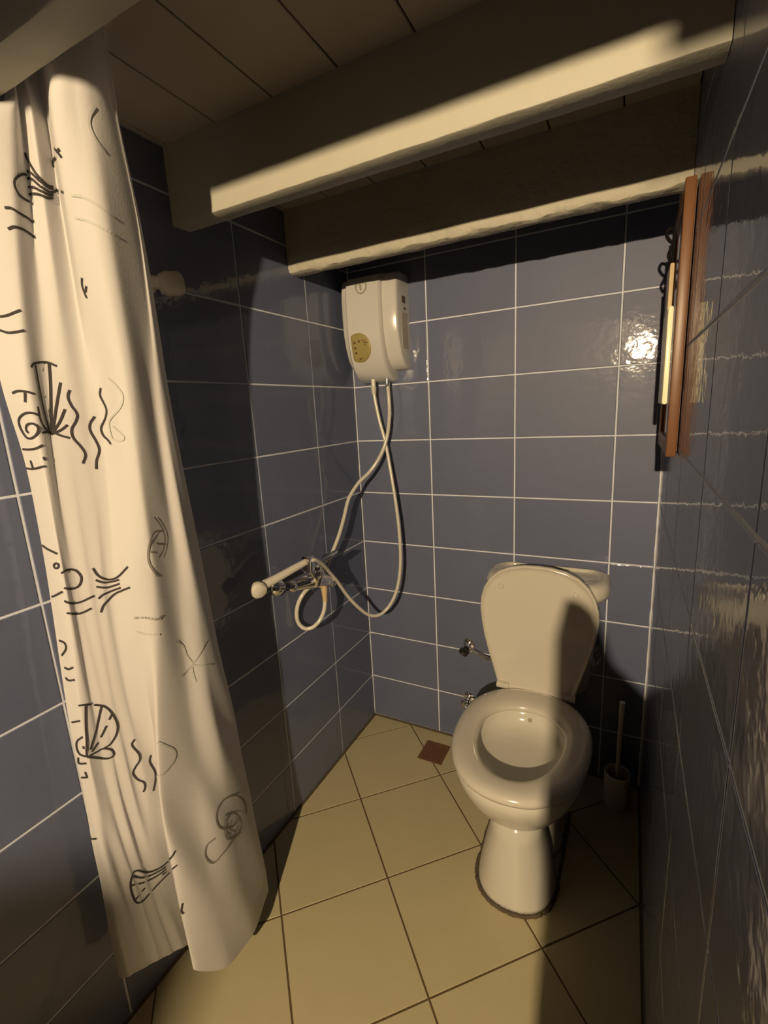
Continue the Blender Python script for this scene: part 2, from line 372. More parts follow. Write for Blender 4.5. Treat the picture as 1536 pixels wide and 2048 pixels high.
CUR= [[(0.1, -1.118), (0.1, -1.118), (0.1, -1.1911), (0.0746, -1.1783), (0.0562, -1.1722), (0.0496, -1.1731), (0.0459, -1.1608), (0.045, -1.1622), (0.045, -1.1673), (0.0467, -1.1752), (0.0488, -1.1833), (0.05, -1.1881), (0.05, -1.1887), (0.05, -1.1923), (0.05, -1.1954), (0.05, -1.1956)], [(0.135, -1.118), (0.135, -1.118), (0.1342, -1.13), (0.1111, -1.1373), (0.0963, -1.1464), (0.0897, -1.1558), (0.0859, -1.1555), (0.083, -1.1581), (0.0805, -1.1614), (0.0782, -1.1681), (0.0761, -1.1752), (0.0732, -1.179), (0.07, -1.1791), (0.07, -1.1817), (0.07, -1.1838), (0.07, -1.184)], [(0.118, -1.1048), (0.118, -1.1048), (0.1148, -1.105), (0.097, -1.1062), (0.0871, -1.1128), (0.0828, -1.1227), (0.0806, -1.1348), (0.0788, -1.1405), (0.0774, -1.1439), (0.0764, -1.1491), (0.0755, -1.1546), (0.0737, -1.1579), (0.0703, -1.1571), (0.07, -1.1543), (0.07, -1.1517), (0.07, -1.1509)], [(0.142, -1.104), (0.142, -1.104), (0.1386, -1.1029), (0.1166, -1.0956), (0.1039, -1.0952), (0.0976, -1.0999), (0.0932, -1.1111), (0.0905, -1.1195), (0.0886, -1.1262), (0.0865, -1.1319), (0.0845, -1.1368), (0.0824, -1.1401), (0.0804, -1.1393), (0.08, -1.1348), (0.08, -1.1301), (0.08, -1.1286)], [(0.13, -1.0754), (0.1299, -1.0753), (0.126, -1.0734), (0.1109, -1.0661), (0.106, -1.0667), (0.1057, -1.0718), (0.1029, -1.0844), (0.0999, -1.0974), (0.097, -1.1096), (0.0943, -1.116), (0.092, -1.1189), (0.0894, -1.1209), (0.0862, -1.1187), (0.085, -1.1123), (0.085, -1.1046), (0.085, -1.1009)], [(0.225, -1.118), (0.225, -1.118), (0.2199, -1.1223), (0.1729, -1.0968), (0.1419, -1.0758), (0.1251, -1.0613), (0.116, -1.0668), (0.11, -1.0781), (0.1058, -1.0911), (0.1017, -1.0974), (0.0983, -1.0989), (0.0949, -1.1001), (0.093, -1.0978), (0.0915, -1.0917), (0.0906, -1.0821), (0.09, -1.0763)], [(0.25, -1.1044), (0.25, -1.1044), (0.2448, -1.1018), (0.2115, -1.0853), (0.1878, -1.0713), (0.1741, -1.0611), (0.1598, -1.062), (0.1499, -1.0688), (0.1429, -1.0778), (0.1317, -1.0778), (0.1192, -1.0721), (0.1066, -1.0663), (0.1, -1.0605), (0.0948, -1.0545), (0.0923, -1.0431), (0.0906, -1.0351)], [(0.255, -1.079), (0.255, -1.079), (0.2502, -1.0766), (0.2201, -1.0619), (0.1997, -1.0519), (0.1884, -1.0468), (0.1784, -1.0477), (0.1708, -1.0502), (0.1649, -1.0531), (0.1628, -1.0705), (0.1641, -1.0965), (0.1676, -1.1148), (0.1747, -1.1156), (0.1775, -1.1162), (0.1798, -1.1167), (0.18, -1.1167)], [(0.24, -1.0426), (0.24, -1.0426), (0.24, -1.0426), (0.202, -1.0057), (0.1824, -0.9954), (0.1732, -0.9981), (0.1646, -0.9957), (0.158, -0.9952), (0.1534, -0.9959), (0.1525, -1.0026), (0.1583, -1.0173), (0.1641, -1.032), (0.1768, -1.0433), (0.187, -1.0499), (0.1913, -1.051), (0.1944, -1.0518)], [(0.236, -1.0374), (0.236, -1.0374), (0.236, -1.0374), (0.1983, -0.9977), (0.1815, -0.9838), (0.1755, -0.9819), (0.1703, -0.9751), (0.1668, -0.969), (0.1647, -0.964), (0.1638, -0.9604), (0.1662, -0.962), (0.1687, -0.9637), (0.1711, -0.9649), (0.1739, -0.9658), (0.1765, -0.9636), (0.1785, -0.96)], [(0.222, -1.0249), (0.222, -1.0249), (0.222, -1.0249), (0.1839, -0.9823), (0.1651, -0.9626), (0.1541, -0.9516), (0.1466, -0.9394), (0.1413, -0.9274), (0.1383, -0.9166), (0.1348, -0.903), (0.1333, -0.8893), (0.1319, -0.8756), (0.1306, -0.8637), (0.1312, -0.8562), (0.1333, -0.8531), (0.1348, -0.8509)], [(0.16, -0.9938), (0.16, -0.9938), (0.1558, -0.9888), (0.123, -0.9494), (0.1095, -0.9383), (0.099, -0.9304), (0.0931, -0.924), (0.088, -0.9158), (0.0844, -0.9065), (0.08, -0.8949), (0.08, -0.8829), (0.08, -0.8709), (0.08, -0.8605), (0.0807, -0.8506), (0.0828, -0.8417), (0.0842, -0.8354)]]
BOT= [0.192, 0.191, 0.17, 0.167, 0.152, 0.14, 0.106, 0.19, 0.115, 0.079, 0.065, 0.003]

NS, NZ = 220, 260
def _pchip(xs, ys, x):
    i = 0
    while i < len(xs)-2 and x > xs[i+1]: i += 1
    def sl(k):
        if k <= 0 or k >= len(xs)-1:
            k0 = 0 if k <= 0 else len(xs)-2
            return (ys[k0+1]-ys[k0])/(xs[k0+1]-xs[k0])
        return (ys[k+1]-ys[k-1])/(xs[k+1]-xs[k-1])
    h = xs[i+1]-xs[i]; t = max(0, min(1, (x-xs[i])/h))
    m0, m1 = sl(i)*h, sl(i+1)*h
    return (2*t**3-3*t*t+1)*ys[i]+(t**3-2*t*t+t)*m0+(-2*t**3+3*t*t)*ys[i+1]+(t**3-t*t)*m1
ZR = ZL[::-1]
XR = [[p[0] for p in k][::-1] for k in CUR]; YR = [[p[1] for p in k][::-1] for k in CUR]
NK = len(CUR)
def cloth(s, t):
    """s: 0..NK-1 across the cloth, t: 0 (hem) .. 1 (top)"""
    i = min(int(s), NK-2); f = s-i
    B = [BOT[max(0, min(NK-1, i+d))] for d in (-1, 0, 1, 2)]
    def cr(p0, p1, p2, p3):
        tn = 0.42
        m0, m1 = tn*(p2-p0), tn*(p3-p1)
        return (2*f**3-3*f*f+1)*p1+(f**3-2*f*f+f)*m0+(-2*f**3+3*f*f)*p2+(f**3-f*f)*m1
    bz = cr(*B); z = bz + t*(1.86-bz)
    X = []; Y = []
    for d in (-1, 0, 1, 2):
        k = max(0, min(NK-1, i+d))
        X.append(_pchip(ZR, XR[k], z)); Y.append(_pchip(ZR, YR[k], z))
    x, y = cr(*X), cr(*Y)
    wob = 0.0022*math.sin(7*s*0.6+9*z)*math.sin(2.1*s+5*z+1)*(1.2-t)
    x += wob; y += 0.6*wob
    # crumples above the hem
    low = max(0.0, 1-abs(z-0.50)/0.36)
    x += low*0.0045*math.sin(17*z+3.1*s)*math.sin(1.9*s+6*z+.6)
    return Vector((max(x, 0.006), y, z))
bm = bmesh.new()
V = [[bm.verts.new(cloth(i*(NK-1)/NS, j/NZ)) for j in range(NZ+1)] for i in range(NS+1)]
for i in range(NS):
    for j in range(NZ): bm.faces.new((V[i][j], V[i+1][j], V[i+1][j+1], V[i][j+1]))
me = bpy.data.meshes.new('cloth')
curtain = thing('shower_curtain', 'long cream shower curtain printed with dark seashell line drawings, gathered at the left wall', 'curtain', (0.12, -1.08, 0.0))
bm.to_mesh(me); bm.free()
cl = link('cloth', me, CURT, curtain, smooth=True); cl.location = -curtain.location
# printed line drawings, in cloth coordinates (s across, t up)
def cnorm(s, t):
    e = 0.02
    a = cloth(min(NK-1, s+e), t)-cloth(max(0, s-e), t); b = cloth(s, min(1, t+.003))-cloth(s, max(0, t-.003))
    n = a.cross(b).normalized()
    return n
def print_motif(name, lines, m, width=0.0036, label=None):
    bm = bmesh.new()
    for ln in lines:
        P = []
        Q = [Vector((a, b, 0)) for a, b in ln]
        for q in Q:
            s, t = max(0.0, min(NK-1, q.x)), max(0, min(1, q.y))
            n = cnorm(s, t)
            if n.dot(Vector((0.93, -1.58, 1.3))-cloth(s, t)) < 0: n = -n
            P.append((cloth(s, t)+n*0.0018, n))
        prev = None
        for k in range(len(P)):
            tg = P[min(k+1, len(P)-1)][0]-P[max(k-1, 0)][0]
            if tg.length < 1e-7: continue
            side = tg.cross(P[k][1]).normalized()*width/2
            a, b = bm.verts.new(P[k][0]+side), bm.verts.new(P[k][0]-side)
            if prev: bm.faces.new((prev[0], prev[1], b, a))
            prev = (a, b)
    me = bpy.data.meshes.new(name); bm.to_mesh(me); bm.free()
    o = link(name, me, m, curtain); o.location = -curtain.location
    if len(lines) > 1: o['kind'] = 'stuff'
    if label: o['label'] = label
print_motif('shell_print', [[(1.982,0.9076),(2.13,0.905),(2.254,0.902),(2.367,0.8988),(2.478,0.8958),(2.596,0.8929),(2.724,0.8902),(2.859,0.888),(2.99,0.8863),(3.094,0.8853),(3.173,0.8847),(3.241,0.8843),(3.305,0.8842),(3.366,0.8844),(3.426,0.8849),(3.486,0.8855),(3.55,0.8861)],[(1.908,0.8939),(2.071,0.894),(2.201,0.8935),(2.317,0.8927),(2.431,0.8914),(2.551,0.8896),(2.681,0.8876),(2.82,0.8856),(2.957,0.8842),(3.072,0.8835),(3.156,0.883),(3.226,0.8827),(3.292,0.8827),(3.356,0.883),(3.419,0.8835),(3.484,0.8841),(3.55,0.8847)],[(1.848,0.8873),(2.022,0.8882),(2.159,0.8885),(2.278,0.8882),(2.391,0.8874),(2.507,0.8859),(2.631,0.884),(2.763,0.8821),(2.9,0.8806),(3.035,0.8798),(3.14,0.8794),(3.223,0.8793),(3.295,0.8794),(3.356,0.8798),(3.412,0.8803),(3.466,0.8811),(3.525,0.8819),(3.589,0.8829),(3.66,0.8842),(3.745,0.8854),(3.858,0.8862),(4.038,0.8858)],[(4.816,0.8724),(5.009,0.8703)],[(1.889,0.8904),(1.776,0.8898),(1.675,0.8891),(1.582,0.8883),(1.492,0.8872),(1.396,0.8856),(1.302,0.8839),(1.221,0.8822),(1.161,0.8807),(1.119,0.8793),(1.088,0.878),(1.069,0.8766),(1.064,0.8752),(1.075,0.8736),(1.101,0.8719),(1.141,0.8703),(1.193,0.8691),(1.26,0.8684),(1.346,0.8681),(1.442,0.8681),(1.536,0.8683),(1.625,0.8686),(1.718,0.8692),(1.819,0.8698),(1.931,0.8701)],[(1.971,0.881),(2.105,0.8815),(2.219,0.8816),(2.321,0.8815),(2.42,0.8811),(2.519,0.8804),(2.622,0.8794),(2.733,0.8784),(2.854,0.8775),(2.986,0.877),(3.106,0.8767),(3.199,0.8767),(3.274,0.8769),(3.337,0.8774),(3.393,0.8781),(3.448,0.8788),(3.504,0.8795)],[(2.025,0.8753),(2.094,0.8757),(2.153,0.8761),(2.215,0.8763),(2.29,0.8764),(2.382,0.8763),(2.487,0.8759),(2.6,0.8755),(2.715,0.8749),(2.835,0.8743),(2.964,0.8737),(3.084,0.8734),(3.179,0.8736),(3.261,0.8742),(3.335,0.875),(3.407,0.8759),(3.481,0.8767)]], INK)
print_motif('arc_print', [[(0.765,0.8551),(0.797,0.8552),(0.83,0.8554),(0.868,0.8555),(0.913,0.8553),(0.973,0.8549),(1.054,0.8543),(1.148,0.8538),(1.244,0.8537),(1.346,0.8538),(1.456,0.8541),(1.567,0.8544),(1.674,0.8546),(1.769,0.8546),(1.853,0.8544),(1.934,0.854),(2.02,0.8534)],[(0.805,0.8386),(0.839,0.8392),(0.875,0.8399),(0.915,0.8406),(0.965,0.841),(1.029,0.8413),(1.104,0.8415),(1.186,0.8417),(1.274,0.842),(1.37,0.8422),(1.475,0.8424),(1.583,0.8425),(1.689,0.8425),(1.792,0.8424),(1.895,0.8421),(2.003,0.8416),(2.111,0.8409)]], INK)
print_motif('arc_print', [[(0.428,0.767),(0.477,0.7671),(0.522,0.7672),(0.57,0.7674),(0.628,0.7678),(0.7,0.7686),(0.785,0.7697),(0.883,0.7709),(1.002,0.7723)],[(0.375,0.7554),(0.428,0.7547),(0.478,0.754),(0.529,0.7533),(0.581,0.7529),(0.635,0.7527),(0.692,0.7527),(0.75,0.7529),(0.807,0.7531),(0.866,0.7534),(0.93,0.7538),(1.003,0.7544),(1.087,0.755)]], INK)
print_motif('cross_print', [[(4.821,0.8995),(4.918,0.8974),(4.986,0.8962),(5.038,0.8952),(5.079,0.8944),(5.115,0.8936),(5.147,0.8928),(5.176,0.892),(5.204,0.8913)],[(5.17,0.8963),(5.134,0.8959),(5.096,0.8955),(5.051,0.8952),(4.994,0.8951)],[(4.73,0.8958),(4.48,0.9011),(4.275,0.9055),(4.133,0.9077),(4.026,0.9081),(3.945,0.9075),(3.881,0.9063),(3.825,0.9048),(3.775,0.9033)]], INK)
print_motif('leaf_print', [[(5.218,0.8085),(5.197,0.8072),(5.174,0.8058),(5.153,0.8044),(5.142,0.8031),(5.143,0.8017),(5.153,0.8003),(5.167,0.799),(5.183,0.7976),(5.201,0.7963),(5.221,0.795),(5.242,0.7937),(5.262,0.7924)],[(5.352,0.8023),(5.328,0.801),(5.304,0.7997),(5.278,0.7985),(5.251,0.7972)]], INK)
print_motif('faint_shell_print', [[(6.795,0.9244),(6.702,0.9228),(6.612,0.9213),(6.534,0.9199),(6.476,0.9185),(6.434,0.9172),(6.405,0.9158),(6.39,0.9144),(6.392,0.9127),(6.415,0.9108),(6.457,0.9085),(6.515,0.9062),(6.587,0.9038),(6.682,0.9015),(6.804,0.8993),(6.94,0.8974),(7.065,0.896)],[(5.354,0.868),(5.437,0.8679),(5.518,0.868),(5.599,0.8679),(5.684,0.8677),(5.778,0.8672),(5.885,0.8664),(6.019,0.8653),(6.164,0.8636),(6.296,0.8614),(6.419,0.859),(6.54,0.8564),(6.666,0.854),(6.803,0.852),(6.953,0.8508),(7.092,0.8504),(7.197,0.8505)],[(5.377,0.8529),(5.47,0.8526),(5.558,0.8524),(5.651,0.8521),(5.757,0.8515),(5.893,0.8504),(6.089,0.8485),(6.298,0.8454),(6.484,0.8422),(6.662,0.8393),(6.854,0.8369),(7.06,0.836),(7.212,0.8364)]], FAINT)
print_motif('shell_print', [[(1.224,0.7227),(1.249,0.7237),(1.271,0.7248),(1.3,0.7258),(1.349,0.7268),(1.425,0.7278),(1.521,0.7288),(1.626,0.7298),(1.729,0.7306),(1.831,0.7312),(1.938,0.7317),(2.052,0.7318),(2.161,0.7317),(2.268,0.7311),(2.375,0.7303),(2.481,0.7294),(2.586,0.7285)],[(1.44,0.7265),(1.457,0.7216),(1.472,0.7167),(1.487,0.7118),(1.504,0.7069),(1.522,0.7021),(1.541,0.6973),(1.565,0.6925),(1.596,0.6877),(1.638,0.6826),(1.692,0.6775),(1.755,0.6723),(1.821,0.6671)],[(2.194,0.7311),(2.188,0.7261),(2.185,0.7214),(2.179,0.7161),(2.163,0.7093),(2.137,0.7003),(2.103,0.6898),(2.062,0.6786),(2.012,0.6676)],[(2.695,0.7132),(2.623,0.7084),(2.551,0.7036),(2.478,0.6986),(2.406,0.6932),(2.334,0.6873),(2.263,0.6808),(2.19,0.6742),(2.112,0.6676)],[(2.802,0.6879),(2.72,0.6847),(2.638,0.6815),(2.556,0.6784),(2.474,0.6756),(2.393,0.6732),(2.312,0.6711),(2.231,0.6691),(2.146,0.667)],[(2.864,0.6726),(2.774,0.6714),(2.684,0.6701),(2.596,0.669),(2.513,0.668),(2.434,0.6673),(2.359,0.6667),(2.285,0.6662),(2.209,0.6656)],[(2.923,0.6599),(2.806,0.6605),(2.69,0.6612),(2.583,0.6619),(2.49,0.6626),(2.412,0.6633),(2.344,0.6641),(2.278,0.6649),(2.209,0.6656)],[(1.259,0.6628),(1.349,0.6633),(1.448,0.664),(1.559,0.6647),(1.68,0.6653),(1.794,0.6655),(1.894,0.6655),(1.983,0.6652),(2.06,0.6649)],[(1.282,0.6874),(1.286,0.6844),(1.286,0.6813),(1.292,0.6783),(1.307,0.6757),(1.337,0.6734),(1.379,0.6715),(1.432,0.6699),(1.494,0.6685),(1.57,0.6674),(1.662,0.6667),(1.763,0.666),(1.861,0.6652)],[(1.752,0.6662),(1.827,0.6663),(1.898,0.6663),(1.963,0.6663),(2.023,0.6662),(2.076,0.6663),(2.125,0.6664),(2.17,0.6665),(2.213,0.6665)],[(1.8,0.665),(1.865,0.665),(1.927,0.6648),(1.983,0.6647),(2.032,0.6646),(2.073,0.6647),(2.11,0.6649),(2.143,0.6652),(2.175,0.6655)]], INK)
print_motif('snail_print', [[(0.406,0.6996),(0.457,0.7),(0.506,0.7005),(0.556,0.7009),(0.614,0.7011),(0.682,0.7011),(0.759,0.7009),(0.839,0.7006),(0.919,0.7002),(0.999,0.6998),(1.078,0.6994),(1.156,0.6989),(1.237,0.6986)],[(0.856,0.6993),(0.841,0.6971),(0.826,0.6949),(0.809,0.6927),(0.792,0.6905)],[(1.208,0.6793),(1.159,0.6796),(1.112,0.6801),(1.06,0.6805),(0.996,0.6807),(0.917,0.6809),(0.834,0.6809),(0.752,0.6808),(0.676,0.6804),(0.6,0.6797),(0.521,0.6786),(0.45,0.6774),(0.396,0.6759),(0.362,0.6744),(0.341,0.6726),(0.333,0.6707),(0.334,0.6687),(0.348,0.6662),(0.375,0.6635),(0.41,0.661),(0.448,0.659),(0.487,0.6578),(0.531,0.6571),(0.581,0.6568),(0.638,0.6567),(0.71,0.6571),(0.796,0.6578),(0.885,0.6589),(0.964,0.6601),(1.032,0.6617),(1.089,0.6636),(1.124,0.6655),(1.132,0.6671),(1.107,0.6683),(1.054,0.6694),(0.986,0.6703),(0.918,0.6708),(0.846,0.6709),(0.768,0.6707),(0.694,0.6702),(0.638,0.6696),(0.601,0.6686),(0.575,0.6674),(0.558,0.6661),(0.551,0.665),(0.557,0.6641),(0.576,0.6635),(0.6,0.6628),(0.622,0.6622)],[(0.165,0.647),(0.244,0.6468),(0.314,0.6466),(0.381,0.6464),(0.451,0.6464),(0.528,0.6464),(0.614,0.6465),(0.707,0.6467),(0.804,0.6472),(0.901,0.6478),(1.003,0.6487),(1.104,0.6498),(1.199,0.6508)],[(0.112,0.6281),(0.209,0.6278),(0.282,0.6274),(0.356,0.6272),(0.443,0.6272),(0.557,0.6276),(0.703,0.6283),(0.9,0.6292),(1.149,0.6304)],[(0.399,0.6356),(0.408,0.6337),(0.417,0.6317),(0.427,0.6298),(0.437,0.6279)],[(1.127,0.6393),(1.141,0.6385),(1.156,0.6377),(1.171,0.6369),(1.186,0.6361)]], INK)
print_motif('wave_print', [[(3.092,0.7064),(3.062,0.7048),(3.027,0.7032),(2.999,0.7016),(2.988,0.6998),(3.0,0.6979),(3.027,0.6959),(3.065,0.6939),(3.107,0.6918),(3.161,0.6898),(3.226,0.6879),(3.286,0.6859),(3.324,0.684),(3.333,0.6823),(3.325,0.6806),(3.304,0.6789),(3.275,0.6771),(3.231,0.675),(3.17,0.6728),(3.11,0.6707),(3.069,0.6685),(3.053,0.6664),(3.054,0.6644),(3.072,0.6623),(3.11,0.6602),(3.173,0.6581),(3.256,0.6558),(3.341,0.6537),(3.41,0.6516),(3.467,0.6497),(3.517,0.6479),(3.555,0.6461),(3.572,0.6441),(3.558,0.642),(3.521,0.6397),(3.475,0.6374),(3.436,0.6351)]], INK)
print_motif('wave_print', [[(4.301,0.6832),(4.213,0.6813),(4.124,0.6795),(4.044,0.6777),(3.984,0.6758),(3.947,0.6741),(3.927,0.6725),(3.929,0.6708),(3.956,0.6688),(4.026,0.6663),(4.127,0.6635),(4.229,0.6606),(4.309,0.6579),(4.367,0.6557),(4.415,0.6536),(4.446,0.6517),(4.452,0.6495),(4.418,0.647),(4.356,0.6444),(4.291,0.6418),(4.243,0.6394),(4.22,0.6371),(4.208,0.6348),(4.202,0.6327),(4.193,0.6305)]], INK)
print_motif('wave_print', [[(5.054,0.7123),(5.02,0.7105),(4.979,0.7086),(4.949,0.7068),(4.944,0.7049),(4.981,0.703),(5.043,0.7011),(5.105,0.6992),(5.152,0.6975),(5.187,0.6959),(5.217,0.6945),(5.238,0.693),(5.244,0.6912),(5.231,0.6892),(5.205,0.6869),(5.167,0.6845),(5.122,0.6821),(5.055,0.6797),(4.956,0.6772),(4.85,0.6748),(4.779,0.6727),(4.764,0.6707),(4.789,0.6689),(4.84,0.6673),(4.901,0.6659),(4.978,0.6647),(5.064,0.6638),(5.139,0.6631),(5.198,0.6624),(5.24,0.6616),(5.275,0.6609),(5.307,0.6601),(5.339,0.6594)]], INK)
print_motif('fish_print', [[(0.18,0.5491),(0.267,0.5482),(0.332,0.5474),(0.396,0.5465),(0.47,0.5455),(0.559,0.5445),(0.659,0.5434),(0.771,0.5423),(0.904,0.5413)],[(0.879,0.5285),(0.872,0.5282),(0.866,0.5278),(0.859,0.5275),(0.849,0.5272),(0.838,0.5269),(0.825,0.5266),(0.81,0.5264),(0.796,0.5261),(0.782,0.526),(0.766,0.5258),(0.751,0.5257),(0.736,0.5257),(0.722,0.5257),(0.708,0.5257),(0.695,0.5258),(0.684,0.5259),(0.673,0.5261),(0.664,0.5263),(0.656,0.5266),(0.65,0.5268),(0.646,0.5271),(0.643,0.5274),(0.643,0.5278),(0.644,0.5281),(0.647,0.5284),(0.652,0.5288),(0.658,0.5291),(0.666,0.5294),(0.676,0.5297),(0.687,0.53),(0.699,0.5302),(0.712,0.5304),(0.726,0.5306),(0.74,0.5307),(0.756,0.5308),(0.771,0.5309),(0.786,0.5309),(0.801,0.5308),(0.816,0.5308),(0.829,0.5306),(0.841,0.5305),(0.853,0.5303),(0.863,0.53),(0.871,0.5298),(0.876,0.5295),(0.877,0.5292),(0.878,0.5288),(0.879,0.5285)],[(0.961,0.5208),(1.079,0.522),(1.24,0.5235),(1.418,0.5249),(1.576,0.526),(1.741,0.5267),(1.941,0.527),(2.176,0.5267),(2.344,0.5257),(2.461,0.5242),(2.555,0.5222),(2.623,0.52),(2.658,0.5179),(2.657,0.5156),(2.625,0.5132),(2.565,0.511),(2.474,0.5092),(2.321,0.5081),(2.088,0.5072),(1.859,0.5063),(1.677,0.5054),(1.506,0.5049),(1.303,0.5047),(1.12,0.5047),(0.986,0.5049)],[(0.229,0.4938),(0.315,0.4944),(0.389,0.4949),(0.46,0.4955),(0.533,0.4963),(0.612,0.4973),(0.695,0.4985),(0.779,0.4997),(0.867,0.5008)],[(0.895,0.4909),(0.972,0.4901),(1.061,0.4893),(1.188,0.4888),(1.414,0.489),(1.663,0.4896),(1.867,0.4902),(2.094,0.4908),(2.362,0.4912),(2.615,0.4917),(2.829,0.4929),(3.08,0.4945),(3.411,0.4967)],[(0.937,0.4778),(1.064,0.4775),(1.23,0.4773),(1.48,0.4776),(1.707,0.4779),(1.885,0.4784),(2.065,0.4789),(2.257,0.4793),(2.457,0.4795),(2.626,0.48),(2.763,0.4806),(2.89,0.4815),(3.033,0.4824)]], INK)
print_motif('fan_print', [[(3.536,0.5269),(3.596,0.5251),(3.651,0.5231),(3.713,0.5213),(3.793,0.5197),(3.898,0.5183),(4.045,0.517),(4.245,0.5159),(4.461,0.5151),(4.65,0.5149),(4.827,0.5153),(5.028,0.5167),(5.234,0.5202),(5.408,0.525),(5.549,0.53),(5.669,0.5347),(5.786,0.5387)],[(3.651,0.5145),(3.761,0.5138),(3.874,0.5131),(4.006,0.5124),(4.176,0.5119),(4.377,0.5118),(4.556,0.5119),(4.701,0.5123),(4.829,0.5128),(4.955,0.5136),(5.09,0.5148),(5.219,0.5168),(5.341,0.5191)],[(3.663,0.5073),(3.789,0.5071),(3.919,0.5068),(4.077,0.5065),(4.27,0.5063),(4.473,0.5064),(4.639,0.5068),(4.776,0.5075),(4.902,0.5083),(5.027,0.5094),(5.146,0.511),(5.258,0.513),(5.364,0.5152)],[(3.728,0.4942),(3.806,0.4955),(3.881,0.4968),(3.967,0.498),(4.086,0.4992),(4.259,0.5001),(4.469,0.5009),(4.647,0.5017),(4.794,0.5027),(4.938,0.5039),(5.097,0.5056),(5.256,0.5084),(5.402,0.5115)],[(3.792,0.479),(3.849,0.4813),(3.899,0.4836),(3.963,0.4859),(4.065,0.4882),(4.242,0.4907),(4.494,0.4932),(4.702,0.4957),(4.861,0.4981),(5.007,0.5001),(5.153,0.5025),(5.294,0.5054),(5.425,0.5084),(5.542,0.5113),(5.644,0.5136),(5.739,0.5155),(5.834,0.517)]], INK)
print_motif('faint_shell_print', [[(7.334,0.5697),(7.389,0.5682),(7.443,0.5667),(7.495,0.5652),(7.539,0.5633),(7.578,0.561),(7.614,0.5584),(7.641,0.5555),(7.652,0.5523),(7.643,0.5485),(7.619,0.5442),(7.584,0.5399),(7.544,0.536),(7.495,0.5325),(7.436,0.5293),(7.369,0.5262),(7.301,0.5232)],[(7.519,0.5574),(7.465,0.5563),(7.409,0.5554),(7.351,0.5542),(7.293,0.5526),(7.232,0.5505),(7.166,0.548),(7.098,0.5454),(7.029,0.5427),(6.962,0.54),(6.905,0.537),(6.862,0.534),(6.836,0.531),(6.821,0.5281),(6.816,0.5251),(6.824,0.5218),(6.848,0.5179),(6.896,0.5134),(6.968,0.5086),(7.051,0.5043),(7.127,0.5005)],[(7.292,0.5398),(7.365,0.5403),(7.434,0.5408),(7.5,0.5414),(7.565,0.542)],[(6.907,0.5304),(6.952,0.5295),(7.0,0.5288),(7.049,0.5284),(7.095,0.5282)],[(5.897,0.4829),(6.037,0.4823),(6.186,0.4795),(6.345,0.4747),(6.51,0.4684),(6.668,0.4618),(6.812,0.4563),(6.938,0.4527),(7.039,0.4515),(7.104,0.4518),(7.145,0.4529),(7.179,0.4543),(7.217,0.4557)]], GREYI)
print_motif('faint_shell_print', [[(5.532,0.7239),(5.63,0.7225),(5.731,0.7209),(5.827,0.7192),(5.915,0.7171),(6.004,0.7147),(6.092,0.7118),(6.161,0.7087),(6.192,0.7058),(6.178,0.7035),(6.129,0.7014),(6.055,0.6995),(5.963,0.6974),(5.843,0.6951),(5.694,0.6922),(5.55,0.689),(5.446,0.686),(5.383,0.6837),(5.343,0.6819),(5.322,0.6802),(5.315,0.678),(5.321,0.6748),(5.342,0.671),(5.38,0.6675),(5.435,0.6652),(5.523,0.6647),(5.646,0.6653),(5.782,0.6661),(5.894,0.6667),(5.979,0.667),(6.048,0.6675),(6.077,0.6684),(6.052,0.6702),(5.949,0.6727),(5.792,0.675),(5.625,0.6767),(5.482,0.6781)]], FAINT)
print_motif('snail_print', [[(0.247,0.4456),(0.341,0.4451),(0.44,0.4447),(0.528,0.4442),(0.589,0.4434),(0.625,0.4421),(0.644,0.4406),(0.642,0.4389),(0.617,0.437),(0.556,0.435),(0.464,0.4328),(0.362,0.4306),(0.27,0.4285)],[(0.326,0.4151),(0.381,0.4146),(0.437,0.4141),(0.496,0.4137),(0.563,0.4136),(0.639,0.4141),(0.72,0.4149),(0.8,0.4159),(0.877,0.4167)],[(0.305,0.4035),(0.336,0.4026),(0.363,0.4017),(0.397,0.401),(0.449,0.4006),(0.529,0.4006),(0.636,0.4011),(0.756,0.4018),(0.873,0.4022)]], INK)
